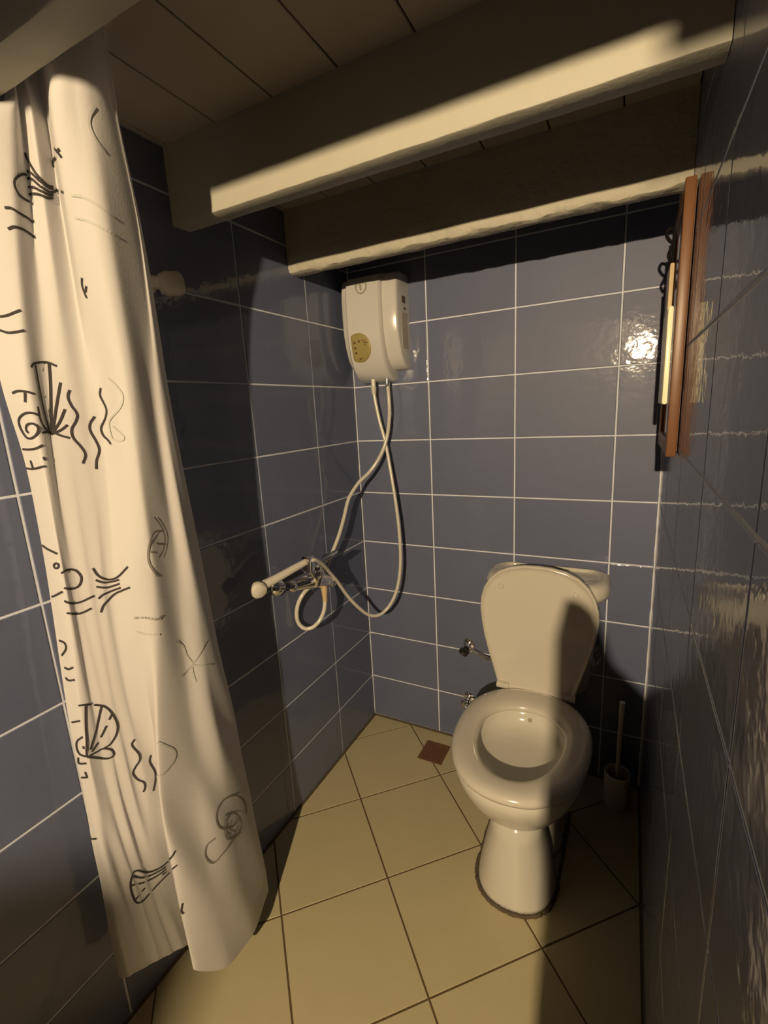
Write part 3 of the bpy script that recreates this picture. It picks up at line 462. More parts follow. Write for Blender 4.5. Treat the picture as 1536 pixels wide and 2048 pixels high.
print_motif('shell_print', [[(0.882,0.3724),(1.055,0.3729),(1.187,0.3733),(1.311,0.3736),(1.463,0.3739),(1.733,0.374)],[(2.132,0.3734),(2.364,0.3721),(2.561,0.3707),(2.762,0.3692),(2.979,0.3678),(3.135,0.3666),(3.245,0.3652),(3.338,0.3633),(3.419,0.361),(3.491,0.3585),(3.554,0.3559),(3.613,0.3532),(3.665,0.3502),(3.698,0.3472),(3.701,0.3442),(3.671,0.3412),(3.62,0.3381),(3.556,0.3351),(3.485,0.3322),(3.397,0.3292),(3.285,0.3262),(3.126,0.3234),(2.875,0.3213),(2.698,0.3204),(2.568,0.3199),(2.451,0.3195),(2.331,0.3191)],[(1.336,0.3729),(1.3,0.3657),(1.261,0.3585),(1.22,0.3512),(1.174,0.3437),(1.118,0.3358),(1.042,0.3277),(0.948,0.3194),(0.877,0.311)],[(2.629,0.3697),(2.468,0.3633),(2.334,0.357),(2.176,0.3506),(1.894,0.3436),(1.643,0.3356),(1.462,0.3274),(1.257,0.3191)],[(3.452,0.3594),(3.2,0.3519)],[(2.788,0.3447),(2.498,0.3387),(2.252,0.3333)],[(1.859,0.3277),(1.577,0.3219),(1.34,0.3165)],[(0.905,0.3106),(1.2,0.3124),(1.398,0.3139),(1.55,0.3152),(1.693,0.3164),(1.843,0.3176),(2.031,0.3187),(2.2,0.3192),(2.331,0.3191),(2.458,0.3183),(2.589,0.3171),(2.729,0.3156),(2.875,0.314),(3.032,0.3125),(3.14,0.3108),(3.18,0.3091),(3.162,0.3075),(3.048,0.3061),(2.841,0.3052),(2.68,0.305),(2.538,0.3052),(2.376,0.306),(2.141,0.3072),(1.829,0.308),(1.635,0.3086),(1.492,0.3091),(1.353,0.3096),(1.184,0.31),(0.936,0.3102)]], INK)
print_motif('snail_print', [[(0.792,0.3348),(0.682,0.3332),(0.59,0.3317),(0.514,0.3302),(0.457,0.3285),(0.42,0.3265),(0.398,0.3244),(0.389,0.3222),(0.391,0.3202),(0.404,0.3181),(0.429,0.3161),(0.465,0.3142),(0.514,0.3128),(0.579,0.3119),(0.66,0.3115),(0.758,0.3113),(0.877,0.311)],[(0.758,0.3236),(0.757,0.3227),(0.757,0.3218),(0.756,0.321),(0.755,0.3201)],[(0.307,0.351),(0.417,0.3517),(0.524,0.3524),(0.644,0.3532),(0.8,0.354)],[(0.398,0.3085),(0.386,0.3065),(0.363,0.3045),(0.356,0.3026),(0.388,0.3014),(0.465,0.3011),(0.562,0.3014),(0.667,0.3019),(0.777,0.3024)],[(0.366,0.2836),(0.465,0.2838),(0.545,0.2839),(0.615,0.284),(0.685,0.2842)],[(0.649,0.2913),(0.664,0.2894),(0.68,0.2875),(0.695,0.2856),(0.711,0.2837)]], INK)
print_motif('wave_print', [[(4.822,0.3249),(4.747,0.3232),(4.675,0.3217),(4.627,0.32),(4.616,0.3179),(4.664,0.3152),(4.758,0.312),(4.87,0.3089),(4.956,0.3062),(4.996,0.3039),(5.006,0.3017),(4.987,0.2996),(4.943,0.2974),(4.867,0.2949),(4.776,0.2923),(4.691,0.2899),(4.624,0.2877),(4.57,0.2858),(4.519,0.2841),(4.48,0.2825),(4.471,0.2807),(4.503,0.2786),(4.563,0.2762),(4.634,0.2739),(4.704,0.272),(4.779,0.2706),(4.867,0.2697),(4.953,0.2688),(5.018,0.2677),(5.046,0.266),(5.051,0.2639),(5.042,0.2617),(5.028,0.2598),(5.01,0.2582),(4.981,0.2568),(4.949,0.2554),(4.921,0.2541)]], INK)
print_motif('wave_print', [[(5.579,0.307),(5.55,0.3044),(5.516,0.3019),(5.489,0.2994),(5.48,0.2966),(5.505,0.2937),(5.553,0.2905),(5.602,0.2872),(5.63,0.2838),(5.629,0.2805),(5.611,0.2771),(5.582,0.2737),(5.55,0.2703),(5.513,0.2668),(5.47,0.2633),(5.424,0.2596),(5.38,0.256)]], INK)
print_motif('dash_print', [[(0.006,0.2026),(0.073,0.2026),(0.133,0.2026),(0.193,0.2027),(0.259,0.203),(0.334,0.2035),(0.419,0.204),(0.504,0.2046),(0.581,0.2049)]], INK)
print_motif('fan_print', [[(7.184,0.1767),(7.136,0.174),(7.088,0.1712),(7.025,0.1683),(6.906,0.1647)],[(5.445,0.1478),(5.329,0.1455),(5.207,0.1434),(5.065,0.1417),(4.837,0.1401),(4.529,0.139),(4.27,0.1389),(4.023,0.1399),(3.734,0.1419),(3.537,0.1438),(3.417,0.1455),(3.315,0.1464),(3.215,0.1466),(3.118,0.1466),(3.009,0.1461),(2.864,0.1451),(2.646,0.1439),(2.478,0.1412),(2.391,0.1371),(2.345,0.1327),(2.327,0.1283),(2.325,0.1235),(2.334,0.1189),(2.348,0.1148),(2.367,0.1112),(2.392,0.1079),(2.426,0.1051),(2.473,0.1031),(2.537,0.1018),(2.63,0.1011),(2.78,0.1006),(3.032,0.0999),(3.2,0.1006),(3.324,0.1024),(3.456,0.105),(3.648,0.1081)],[(4.054,0.1111),(4.367,0.1138),(4.681,0.1173),(5.02,0.1219),(5.218,0.1263),(5.386,0.1305)],[(6.976,0.1513),(7.15,0.1571)],[(2.714,0.1409),(3.042,0.1376),(3.225,0.136),(3.394,0.1349),(3.621,0.1345)],[(4.01,0.1338),(4.274,0.1336),(4.494,0.1342),(4.736,0.1354),(4.947,0.1368),(5.096,0.1383),(5.204,0.1396),(5.302,0.1409)],[(2.372,0.1305),(2.632,0.1293)],[(3.072,0.1266),(3.299,0.1265),(3.513,0.1272)],[(3.864,0.1279),(4.202,0.1277),(4.422,0.1283),(4.657,0.1295),(4.896,0.1314),(5.072,0.1335),(5.192,0.1355),(5.298,0.1373)],[(2.454,0.1079),(2.747,0.1115)],[(3.196,0.1139),(3.44,0.1186)],[(5.091,0.1305),(5.299,0.1333)],[(7.155,0.1021),(7.136,0.099),(7.112,0.0958),(7.089,0.0928),(7.075,0.0904),(7.08,0.0888),(7.1,0.088),(7.119,0.0873),(7.136,0.0865)]], INK)
print_motif('starfish_print', [[(7.66,0.4302),(7.734,0.4297),(7.813,0.4292),(7.888,0.4284),(7.953,0.4269),(7.997,0.4246),(8.024,0.4216),(8.048,0.4185),(8.08,0.4157),(8.126,0.4134),(8.175,0.4112),(8.227,0.4091),(8.275,0.407)],[(9.107,0.4335),(9.001,0.4305),(8.886,0.4269),(8.772,0.4232),(8.658,0.4195),(8.549,0.4159),(8.449,0.4125),(8.357,0.4091),(8.271,0.4058)],[(9.208,0.401),(9.06,0.403),(8.866,0.4039),(8.697,0.404),(8.569,0.4039),(8.475,0.404),(8.401,0.4042),(8.335,0.4044),(8.268,0.4046)],[(7.759,0.389),(7.815,0.3911),(7.876,0.3932),(7.942,0.3952),(8.013,0.3971),(8.082,0.399),(8.147,0.4009),(8.208,0.4027),(8.268,0.4046)],[(8.34,0.3837),(8.321,0.386),(8.299,0.3883),(8.28,0.3906),(8.266,0.393),(8.259,0.3953),(8.258,0.3976),(8.26,0.3999),(8.26,0.4023)]], FAINT)
print_motif('faint_shell_print', [[(5.912,0.4841),(6.078,0.4824),(6.255,0.4777),(6.447,0.4706),(6.627,0.4632),(6.78,0.4576),(6.915,0.4538),(7.047,0.4519),(7.17,0.4514)],[(5.923,0.4672),(6.065,0.465),(6.211,0.4608),(6.372,0.4546),(6.552,0.4471),(6.723,0.4405),(6.867,0.4364),(6.997,0.4343),(7.113,0.4338)],[(6.999,0.3111),(7.132,0.3087),(7.224,0.3068),(7.305,0.3051),(7.379,0.3036),(7.441,0.3019),(7.482,0.2998),(7.503,0.2974),(7.508,0.2947),(7.499,0.2917),(7.475,0.2884),(7.428,0.2845),(7.357,0.28),(7.275,0.2759),(7.197,0.2729),(7.132,0.2713),(7.07,0.2709),(6.999,0.2709),(6.854,0.2717)]], FAINT)
print_motif('faint_shell_print', [[(9.562,0.1633),(9.573,0.1675),(9.587,0.1716),(9.592,0.176),(9.576,0.1814),(9.533,0.188),(9.473,0.1953),(9.404,0.2024),(9.328,0.2086),(9.239,0.2136),(9.136,0.2176),(9.022,0.2201),(8.91,0.2212),(8.818,0.2213),(8.734,0.2207),(8.659,0.2194),(8.593,0.2176),(8.536,0.2153),(8.49,0.2123),(8.459,0.209),(8.445,0.2055),(8.448,0.2017),(8.465,0.1976),(8.498,0.1935),(8.55,0.1902),(8.635,0.1871),(8.755,0.1839),(8.89,0.1806),(9.015,0.1779),(9.1,0.1768),(9.162,0.177),(9.216,0.1778),(9.27,0.1782)],[(9.257,0.1674),(9.185,0.1662),(9.11,0.1648),(9.019,0.1635),(8.906,0.1623),(8.79,0.1613),(8.68,0.16),(8.579,0.1585),(8.491,0.1569),(8.41,0.155),(8.332,0.153),(8.257,0.1517),(8.189,0.1515),(8.125,0.1531),(8.062,0.156),(8.01,0.1594),(7.98,0.1626),(7.976,0.166),(7.993,0.1697),(8.025,0.1734),(8.067,0.1764),(8.122,0.1785),(8.189,0.1799),(8.262,0.181),(8.332,0.1821)],[(9.039,0.1965),(8.954,0.1962),(8.864,0.1961),(8.785,0.1953),(8.728,0.1931),(8.691,0.1889),(8.668,0.1832),(8.667,0.1773),(8.692,0.1726),(8.759,0.169),(8.865,0.1656),(8.992,0.1625),(9.097,0.16),(9.177,0.1586),(9.25,0.1582),(9.309,0.159),(9.341,0.1614),(9.345,0.1661),(9.325,0.1728),(9.286,0.18),(9.233,0.1864),(9.158,0.1915),(9.053,0.1958),(8.916,0.1991),(8.789,0.202)],[(8.881,0.1882),(8.839,0.1868),(8.793,0.1854),(8.757,0.1838),(8.745,0.1818),(8.764,0.1795),(8.806,0.1767),(8.86,0.1737),(8.91,0.1706)]], GREYI)

# rod hidden in the dark above the cloth
rod = tube('curtain_rod', [(0.001, -1.092, 1.871), (W-0.001, -1.092, 1.871)], 0.008, CHROME)
tag(rod, 'thin curtain rod along the top of the shell-printed curtain, lost in the dark', 'rod')

# ---------------------------------------------------------------- toilet
CX = 0.709
toilet = thing('toilet', 'cream porcelain toilet with raised lid and low cistern standing against the blue back wall', 'toilet', (CX, -0.42, 0))
def P(o): o.location = -toilet.location; return o
def egg(cx, cy, rx, rf, rb, z, n=48, pw=2.25):
    out = []
    for k in range(n):
        a = 2*math.pi*k/n; c, s = math.cos(a), math.sin(a)
        q = 2/pw
        x = rx*math.copysign(abs(c)**q, c); y = math.copysign(abs(s)**q, s)
        out.append((cx+x, cy+(rb if s > 0 else rf)*y, z))
    return out
bm = bmesh.new()
cy = -0.42
rings = [egg(CX, -0.42, .060, .085, .16, .205), egg(CX, -0.42, .074, .118, .17, .225), egg(CX, -0.42, .105, .160, .18, .255), egg(CX, -0.42, .136, .196, .19, .295),
         egg(CX, -0.42, .158, .222, .20, .335), egg(CX, -0.42, .168, .236, .205, .365), egg(CX, -0.42, .171, .241, .207, .385), egg(CX, -0.42, .168, .238, .205, .397), egg(CX, -0.42, .160, .229, .198, .402),
         egg(CX, -0.42, .126, .190, .125, .402, pw=2.1), egg(CX, -0.42, .121, .184, .119, .397, pw=2.1), egg(CX, -0.42, .120, .183, .117, .388, pw=2.1), egg(CX, -0.42, .113, .175, .108, .370, pw=2.1),
         egg(CX, -0.42, .095, .155, .088, .358, pw=2.1), egg(CX, -0.42, .065, .11, .06, .352, pw=2.1), egg(CX, -0.42, .03, .05, .03, .350, pw=2)]
loft(bm, rings); P(bm_obj('bowl', bm, CERAMIC, toilet, smooth=True))
bm = bmesh.new()
rings = [egg(CX, -0.47, .106, .116, .11, 0.002), egg(CX, -0.47, .104, .114, .11, 0.012), egg(CX, -0.472, .093, .103, .105, .07), egg(CX, -0.475, .080, .090, .10, .13), egg(CX, -0.478, .069, .079, .10, .18), egg(CX, -0.48, .063, .072, .10, .235)]
loft(bm, rings); P(bm_obj('pedestal', bm, CERAMIC, toilet, smooth=True))
bm = bmesh.new()
rings = [egg(CX, -0.28, .108, .13, .09, 0.002, pw=3), egg(CX, -0.28, .106, .128, .09, 0.02, pw=3), egg(CX, -0.28, .090, .11, .09, .05, pw=3), egg(CX, -0.28, .080, .10, .10, .14, pw=3), egg(CX, -0.28, .095, .10, .12, .26, pw=3), egg(CX, -0.26, .125, .10, .12, .34, pw=3)]
loft(bm, rings); P(bm_obj('trap_foot', bm, CERAMIC, toilet, smooth=True))
P(lathe('floor_bolt', [(0, 0), (0.007, 0), (0.007, 0.004), (0.004, 0.009), (0, 0.009)], (CX+0.0995, -0.315, 0.022), (0.6, -0.3, 1), DARKDOT, toilet, 12))
# bead of dirty caulk around the foot
bm = bmesh.new(); pts = []
o1 = egg(CX, -0.47, .109, .119, .11, 0.001, 64)
lower = [p for p in o1 if p[1] <= -0.44]
lower.sort(key=lambda p: math.atan2(p[1]+0.44, p[0]-CX))
pts = [(CX-.111, -.20, .001), (CX-.112, -.30, .001), (CX-.111, -.38, .001)] + lower + [(CX+.111, -.38, .001), (CX+.112, -.30, .001), (CX+.111, -.20, .001)]
pts = catmull(pts, 3)
add_tube(bm, [(p.x+random.uniform(-.0012, .0012), p.y+random.uniform(-.0012, .0012), 0.001) for p in pts], [0.0045+random.uniform(0, .0022) for p in pts], 6)
P(bm_obj('caulk_bead', bm, GRIME, toilet, smooth=True))
# seat ring
bm = bmesh.new()
pr = [(.0, .404), (-.004, .412), (-.002, .420), (.006, .4265), (.022, .4295), (.045, .429), (.058, .425), (.064, .418), (.064, .409), (.060, .404)]
R = []
for d, z in pr:
    fr = d/.064
    R.append(egg(CX, -0.42, .174-d*0.98, .246-d*0.98, .205-d*1.48, z, 56, 2.25-0.15*fr))
loft(bm, R + [R[0]], True, False, False); bmesh.ops.remove_doubles(bm, verts=bm.verts[:], dist=1e-5)
P(bm_obj('seat', bm, SEATM, toilet, smooth=True))
# lid, raised against the cistern
out = [(.113, .0), (.117, .02), (.131, .07), (.146, .12), (.159, .17), (.168, .22), (.1725, .265), (.170, .30), (.160, .335), (.142, .366), (.115, .391), (.08, .407), (.04, .415), (0, .417)]
ol = [(x, h) for x, h in out] + [(-x, h) for x, h in out[-2::-1]]
HY, HZ, LEAN = -0.222, 0.412, 0.012
def lidpt(x, h, d): return (CX+x, HY + LEAN*h/.417 + d, HZ+h)
bm = bmesh.new()
def ringl(sc, d):
    return [lidpt(x*(1-sc/.17), .2+(h-.2)*(1-sc/.21), d) for x, h in ol]
loft(bm, [ringl(.004, .016), ringl(0, .012), ringl(0, .003), ringl(.002, -.001), ringl(.006, -.002), ringl(.008, .0015), ringl(.020, .0035), ringl(.06, .004), ringl(.12, .004)])
P(bm_obj('lid', bm, SEATM, toilet, auto=60))
for sx, h in ((-.108, .345), (.108, .345)):
    P(lathe('bumper', [(0.0085, 0), (0.0085, 0.005), (0.006, 0.0075), (0, 0.008)], lidpt(sx, h-0.003, .004), (0, -1, 0), SEATM, toilet, 16))
for sx in (-.098, .098):
    bm = bmesh.new(); add_tube(bm, [(CX+sx-.019, -0.222, .425), (CX+sx+.019, -0.222, .425)], 0.0105, 14)
    P(bm_obj('hinge', bm, SEATM, toilet, auto=50))
P(lathe('flush_mark', [(0.006, 0), (0.006, .0012), (0.0045, .0018), (0.003, .0006), (0, .0006)], (CX+0.002, -0.3065, .381), (0, -1, .35), GREYL, toilet, 16))
# cistern and its lid
def rrect(x0, x1, y0, y1, r, z, bow=0.0, n=6):
    pts = []
    for cx_, cy_, a0 in ((x1-r, y1-r, 0), (x0+r, y1-r, 90), (x0+r, y0+r, 180), (x1-r, y0+r, 270)):
        for k in range(n+1):
            a = math.radians(a0+90*k/n); pts.append([cx_+r*math.cos(a), cy_+r*math.sin(a), z])
    # extra points along the bowed front
    L1 = pts[:3*(n+1)]; R1 = pts[3*(n+1):]
    xa, xb = L1[-1][0], R1[0][0]
    mid = [[xa+(xb-xa)*k/10, y0, z] for k in range(1, 10)]
    allp = L1+mid+R1
    for p in allp:
        u = (p[0]-(x0+x1)/2)/((x1-x0)/2)
        if p[1] < (y0+y1)/2: p[1] -= bow*(1-u*u)*min(1, ((y0+y1)/2-p[1])/((y1-y0)/2)*1.0)
    return [tuple(p) for p in allp]
bm = bmesh.new()
loft(bm, [rrect(CX-.135, CX+.135, -.155, -.012, .03, .395, .015), rrect(CX-.150, CX+.150, -.165, -.012, .03, .43, .02), rrect(CX-.160, CX+.160, -.165, -.012, .03, .60, .02), rrect(CX-.164, CX+.164, -.165, -.012, .03, .722, .02)])
P(bm_obj('cistern', bm, CERAMIC, toilet, smooth=True))
bm = bmesh.new()
x0, x1 = .722-.186, .722+.181
def cl_(i, z, r=.045): return rrect(x0+i, x1-i, -.168+i, -.006-min(i, .02), r, z, .032)
loft(bm, [cl_(.016, .716), cl_(.004, .722), cl_(0, .735), cl_(0, .752), cl_(.004, .764), cl_(.012, .771), cl_(.022, .772), cl_(.034, .768, .04), cl_(.05, .763, .03), cl_(.07, .762, .01)])
P(bm_obj('cistern_lid', bm, CERAMIC, toilet, smooth=True))

# ---------------------------------------------------------------- water heater
heater = thing('water_heater', 'white wall-mounted electric water heater with a gold control panel under the rear beam', 'water heater', (0.13, 0, 1.57))
def PH(o): o.location = -heater.location; return o
prof = [(.0, 1.748), (-.060, 1.746), (-.083, 1.738), (-.092, 1.722), (-.097, 1.68), (-.098, 1.62), (-.096, 1.565), (-.087, 1.52), (-.072, 1.48), (-.052, 1.455), (-.034, 1.443), (-.018, 1.439), (0, 1.438)]
def extr(name, prof, xa, xb, m, r=.006):
    bm = bmesh.new()
    cyc = sum(p[0] for p in prof)/len(prof); czc = sum(p[1] for p in prof)/len(prof)
    def rg(x, k): return [(x, p[0]*(1-k*2) if p[0] < -1e-6 else 0, p[1]+(czc-p[1])*k) for p in prof]
    k = r/.12
    loft(bm, [rg(xa, k), rg(xa+r*.3, k*.35), rg(xa+r, 0), rg(xb-r, 0), rg(xb-r*.3, k*.35), rg(xb, k)])
    return PH(bm_obj(name, bm, m, heater, auto=40))
extr('shell', prof, .024, .236, HEATM)
prof2 = [(.0, 1.747), (-.074, 1.747), (-.101, 1.738), (-.110, 1.722), (-.115, 1.68), (-.1165, 1.62), (-.1155, 1.565), (-.111, 1.52), (-.102, 1.48), (-.087, 1.445), (-.066, 1.42), (-.042, 1.406), (-.018, 1.401), (0, 1.401)]
extr('front_panel', prof2, .050, .184, HEATM, .007)
pz = [(p[1], p[0]) for p in prof2[4:12]][::-1]
def fy(z): return _pchip([a for a, b in pz], [b for a, b in pz], z)
def patch(name, outline, m, off=.001, parent=heater):
    cxo = sum(p[0] for p in outline)/len(outline); czo = sum(p[1] for p in outline)/len(outline)
    bm = bmesh.new(); R = []
    for s in (1.0, .96, .7, .4, .15):
        o_ = off*(0 if s == 1 else 1)
        R.append([(cxo+(x-cxo)*s, fy(czo+(z-czo)*s)-o_-0.0002, czo+(z-czo)*s) for x, z in outline])
    loft(bm, R, True, False, True)
    return PH(bm_obj(name, bm, m, parent, smooth=True))
gp = [(.0655, 1.547)]
for k in range(25):
    a = math.radians(122-k*244/24*1.0); gp.append((.092+.0485*math.cos(a), 1.5155+.0475*math.sin(a)))
gp.append((.0655, 1.484))
patch('control_panel', [( .0655, 1.5155+.004*j) for j in (8, 4, 0, -4, -8)] + [(.0925+.0475*math.cos(math.radians(a)), 1.5155+.0475*math.sin(math.radians(a))) for a in range(-124, 125, 8)], GOLD, .0015)
def dot(name, x, z, r, m):
    PH(lathe(name, [(r, 0), (r, .002), (r*.6, .003), (0, .003)], (x, fy(z)-.001, z), (0, -1, -.2), m, heater, 12))
for x, z in ((.0795, 1.533), (.0975, 1.5365), (.0800, 1.5165), (.0812, 1.500)): dot('indicator_light', x, z, .0042, DARKDOT)
dot('indicator_light', .0925, 1.4805, .003, DARKDOT); dot('indicator_light', .1000, 1.4815, .003, REDDOT)
for i, (xa, xb, z) in enumerate(((.107, .128, 1.5375), (.112, .131, 1.530), (.114, .121, 1.523))):
    patch('printed_dash', [(xa, z-.0012), (xb, z-.0012), (xb, z+.0012), (xa, z+.0012)], REDDOT if i == 0 else DARKDOT, .0021)
# round knob ring with its pointer
kc = (.1165, 1.7065)
bm = bmesh.new(); pts = [(kc[0]+.0195*math.cos(a*math.pi/18), fy(kc[1]+.0215*math.sin(a*math.pi/18))-.001, kc[1]+.0215*math.sin(a*math.pi/18)) for a in range(37)]
add_tube(bm, pts, .0018, 6, False); PH(bm_obj('dial_ring', bm, GREYL, heater, smooth=True))
patch('dial_pointer', [(kc[0]-.0012, kc[1]-.013), (kc[0]+.0016, kc[1]-.013), (kc[0]+.0012, kc[1]+.004), (kc[0]-.006, kc[1]+.013), (kc[0]-.0085, kc[1]+.012)], GREYL, .002)
# labels on the right-hand side
for nm, y0_, z0_, y1_, z1_, m_ in (('side_label', -.062, 1.505, -.02, 1.62, LABELM), ('side_label', -.055, 1.65, -.03, 1.672, DARKDOT), ('side_label', -.045, 1.63, -.028, 1.637, DARKDOT)):
    PH(box(nm, (.2355, y0_, z0_), (.2368, y1_, z1_), m_, heater))
PH(lathe('hose_nut', [(0, 0), (.0075, 0), (.009, .010), (.010, .024), (.0085, .026), (.0085, .05), (0, .05)], (.1090, -.05, 1.362), (0, 0, 1), WHITEP, heater, 16))
PH(lathe('inlet_nut', [(0, 0), (.0075, 0), (.0085, .006), (.0085, .018), (.0065, .02), (.0065, .04), (0, .04)], (.162, -.045, 1.382), (0, 0, 1), CHROME, heater, 14))

h1 = tube('shower_hose', catmull(H1, 6), .0062, WHITEP, seg=12)
tag(h1, 'long white hose hanging in a deep loop from the heater to the handset', 'hose')
h2 = tube('inlet_hose', catmull(H2, 6), .0066, WHITEP, seg=12)
tag(h2, 'white hose crossing down from the heater to a small loop under the mixer tap', 'hose')

# ---------------------------------------------------------------- mixer tap, handset
mixer = thing('mixer_tap', 'chrome shower mixer tap with lever on the left blue wall', 'tap', (0.0, -0.43, 0.78))
def PM(o): o.location = -mixer.location; return o
L_, R_ = Vector((.045, -.525, .797)), Vector((.066, -.347, .752))
for e, nm in ((L_, 'l'), (R_, 'r')):
    PM(lathe('escutcheon', [(.0, 0), (.030, 0), (.029, .004), (.018, .014), (.012, .018), (0, .018)], (0.0, e.y-.012, e.z-.004), (1, 0, 0), CHROME, mixer, 24))
    PM(tube('inlet_elbow', catmull([(0.01, e.y-.012, e.z-.004), (e.x*.6, e.y-.006, e.z-.002), tuple(e)], 5), .010, CHROME, mixer))
    PM(lathe('end_nut', [(0, -.018), (.012, -.017), (.0185, -.007), (.0185, .007), (.012, .017), (0, .018)], e, (R_-L_), CHROME, mixer, 18))
mid = (L_+R_)/2 + Vector((.006, 0, .014))
bm = bmesh.new(); add_tube(bm, catmull([L_, L_.lerp(mid, .55)+Vector((.004, 0, .004)), mid, R_.lerp(mid, .5)+Vector((.002, 0, .002)), R_], 6), [.0150+.0125*math.sin(math.pi*min(1, k/24)) for k in range(25)], 16)
PM(bm_obj('body', bm, CHROME, mixer, smooth=True))
PM(lathe('cartridge_housing', [(0, -.012), (.028, -.010), (.0285, .012), (.026, .034), (.022, .042), (0, .043)], mid+Vector((.006, -.004, .004)), (.35, -.05, 1), CHROME, mixer, 24))
top = mid + Vector((.020, -.008, .046))
lev = [top, top+Vector((.010, .02, .012)), top+Vector((.018, .055, .024)), top+Vector((.022, .082, .030))]
lv = catmull(lev, 5); bm = bmesh.new(); rings = []
for k, p in enumerate(lv):
    wd = .015 - .004*k/len(lv); th = .006-.002*k/len(lv)
    rings.append([p+Vector((wd*math.cos(a*math.pi/6), 0, th*math.sin(a*math.pi/6))) for a in range(12)])
loft(bm, rings); PM(bm_obj('lever', bm, CHROME, mixer, smooth=True))
PM(lathe('lever_cap', [(0, -.014), (.019, -.012), (.021, 0), (.018, .009), (.008, .013), (0, .0135)], top, (.2, 0, 1), CHROME, mixer, 20))
ot = Vector((.072, -.398, .757))
PM(lathe('outlet', [(0, 0), (.011, 0), (.012, .006), (.012, .02), (.010, .022), (0, .03)], ot, (0, 0, 1), CHROME, mixer, 16))
PM(lathe('hose_sleeve', [(0, 0), (.0075, 0), (.0085, .02), (.011, .045), (.011, .056), (0, .056)], ot-Vector((-.001, .002, .056)), (-.01, .03, 1), SLEEVE, mixer, 14))
# holder clip that carries the handset
cp = Vector((.1, -.506, .868))
bm = bmesh.new(); add_box(bm, (cp.x-.017, cp.y-.012, cp.z-.024), (cp.x+.014, cp.y+.014, cp.z+.026), .004, 2)
PM(bm_obj('handset_holder', bm, CHROME, mixer, auto=40))
PM(tube('holder_stem', [cp+Vector((-.012, .01, -.012)), mid+Vector((.02, -.02, .015))], .008, CHROME, mixer))
hs = thing('shower_handset', 'white hand shower resting on the chrome mixer tap, its round head pointing left', 'shower head', (.1, -.62, .868))
def PS(o): o.location = -hs.location; return o
a_, b_ = Vector((.101, -.522, .878)), Vector((.060, -.655, .852))
PS(tube('handle', catmull([a_, a_.lerp(b_, .3), a_.lerp(b_, .7)+Vector((0, 0, -.001)), b_], 6), [.0098+.0035*k/18 for k in range(19)], WHITEP, hs, 16))
PS(lathe('head', [(0, -.016), (.012, -.0155), (.020, -.010), (.0235, .0), (.0235, .007), (.020, .013), (.010, .0165), (0, .017)], Vector((.056, -.678, .846)), (.80, -.40, -.30), WHITEP, hs, 26))
PS(lathe('handle_collar', [(0, 0), (.0095, 0), (.0095, .014), (0, .014)], a_+Vector((0, -.002, 0)), (0, 1, .03), SLEEVE, hs, 16))

# white bracket half hidden behind the curtain
br = thing('shower_bracket', 'small white plastic shower bracket on the dark left wall, half behind the curtain edge', 'bracket', (0, -.80, 1.585))
def PB(o): o.location = -br.location; return o
PB(lathe('wall_rose', [(0, 0), (.024, 0), (.023, .006), (.014, .010), (0, .010)], (0, -.845, 1.593), (1, 0, 0), WHITEP, br, 22))
PB(tube('stem', catmull([(.006, -.845, 1.593), (.03, -.842, 1.59), (.05, -.836, 1.586)], 5), [.014]*10+[.016], WHITEP, br, 16))
PB(lathe('cup', [(.0, .006), (.012, .008), (.015, .024), (.0215, .026), (.0245, .02), (.0245, -.004), (.020, -.016), (0, -.020)], (.055, -.832, 1.585), (.35, .8, .12), WHITEP, br, 24))

# ---------------------------------------------------------------- stop valves on the back wall
def valve(name, label, x, z, knob_m, knob_d, pipe):
    t = thing(name, label, 'valve', (x, 0, z), )
    def PV(o): o.location = -t.location; return o
    PV(lathe('flange', [(0, 0), (.0235, 0), (.022, .005), (.012, .009), (0, .009)], (x, 0, z), (0, -1, 0), CHROME, t, 22))
    PV(lathe('valve_body', [(0, 0), (.009, 0), (.010, .012), (.012, .018), (.012, .034), (.009, .038), (0, .038)], (x, -.004, z), (0, -1, 0), CHROME, t, 16))
    kp = Vector((x, -.030, z)); kd = Vector(knob_d).normalized()
    PV(tube('spindle', [kp, kp+kd*.026], .0055, CHROME, t))
    if knob_m is BLACKP:
        bm = bmesh.new(); ax = kd; a = ax.orthogonal().normalized(); b = ax.cross(a); rings = []
        for h, s in ((.016, .75), (.018, 1), (.030, 1), (.033, .8), (.033, .35), (.031, .3)):
            rings.append([kp+ax*h+(.0165+.0018*math.cos(5*k*2*math.pi/30))*s*(math.cos(2*math.pi*k/30)*a+math.sin(2*math.pi*k/30)*b) for k in range(30)])
        loft(bm, rings); PV(bm_obj('knob', bm, knob_m, t, auto=40))
        PV(lathe('knob_cap', [(0, 0), (.004, 0), (.003, .002), (0, .0025)], kp+kd*.031, kd, CHROME, t, 10))
    else:
        bm = bmesh.new(); ax = kd; a = ax.orthogonal().normalized(); b = ax.cross(a)
        for k in range(4):
            d = math.cos(k*math.pi/2+.5)*a+math.sin(k*math.pi/2+.5)*b
            add_tube(bm, [kp+ax*.024, kp+ax*.024+d*.010, kp+ax*.024+d*.016], [.0045, .0048, .003], 8)
        PV(bm_obj('cross_handle', bm, CHROME, t, auto=50))
    PV(tube('pipe', catmull(pipe, 6), .0062, CHROME, t))
    return t
valve('stop_valve', 'chrome stop valve with black knob, upper of two on the wall left of the toilet', .4315, .424, BLACKP, (-.28, -.9, -.55), [(.4315, -.026, .424), (.455, -.03, .415), (.485, -.035, .405), (.53, -.045, .40), (.60, -.07, .43)])
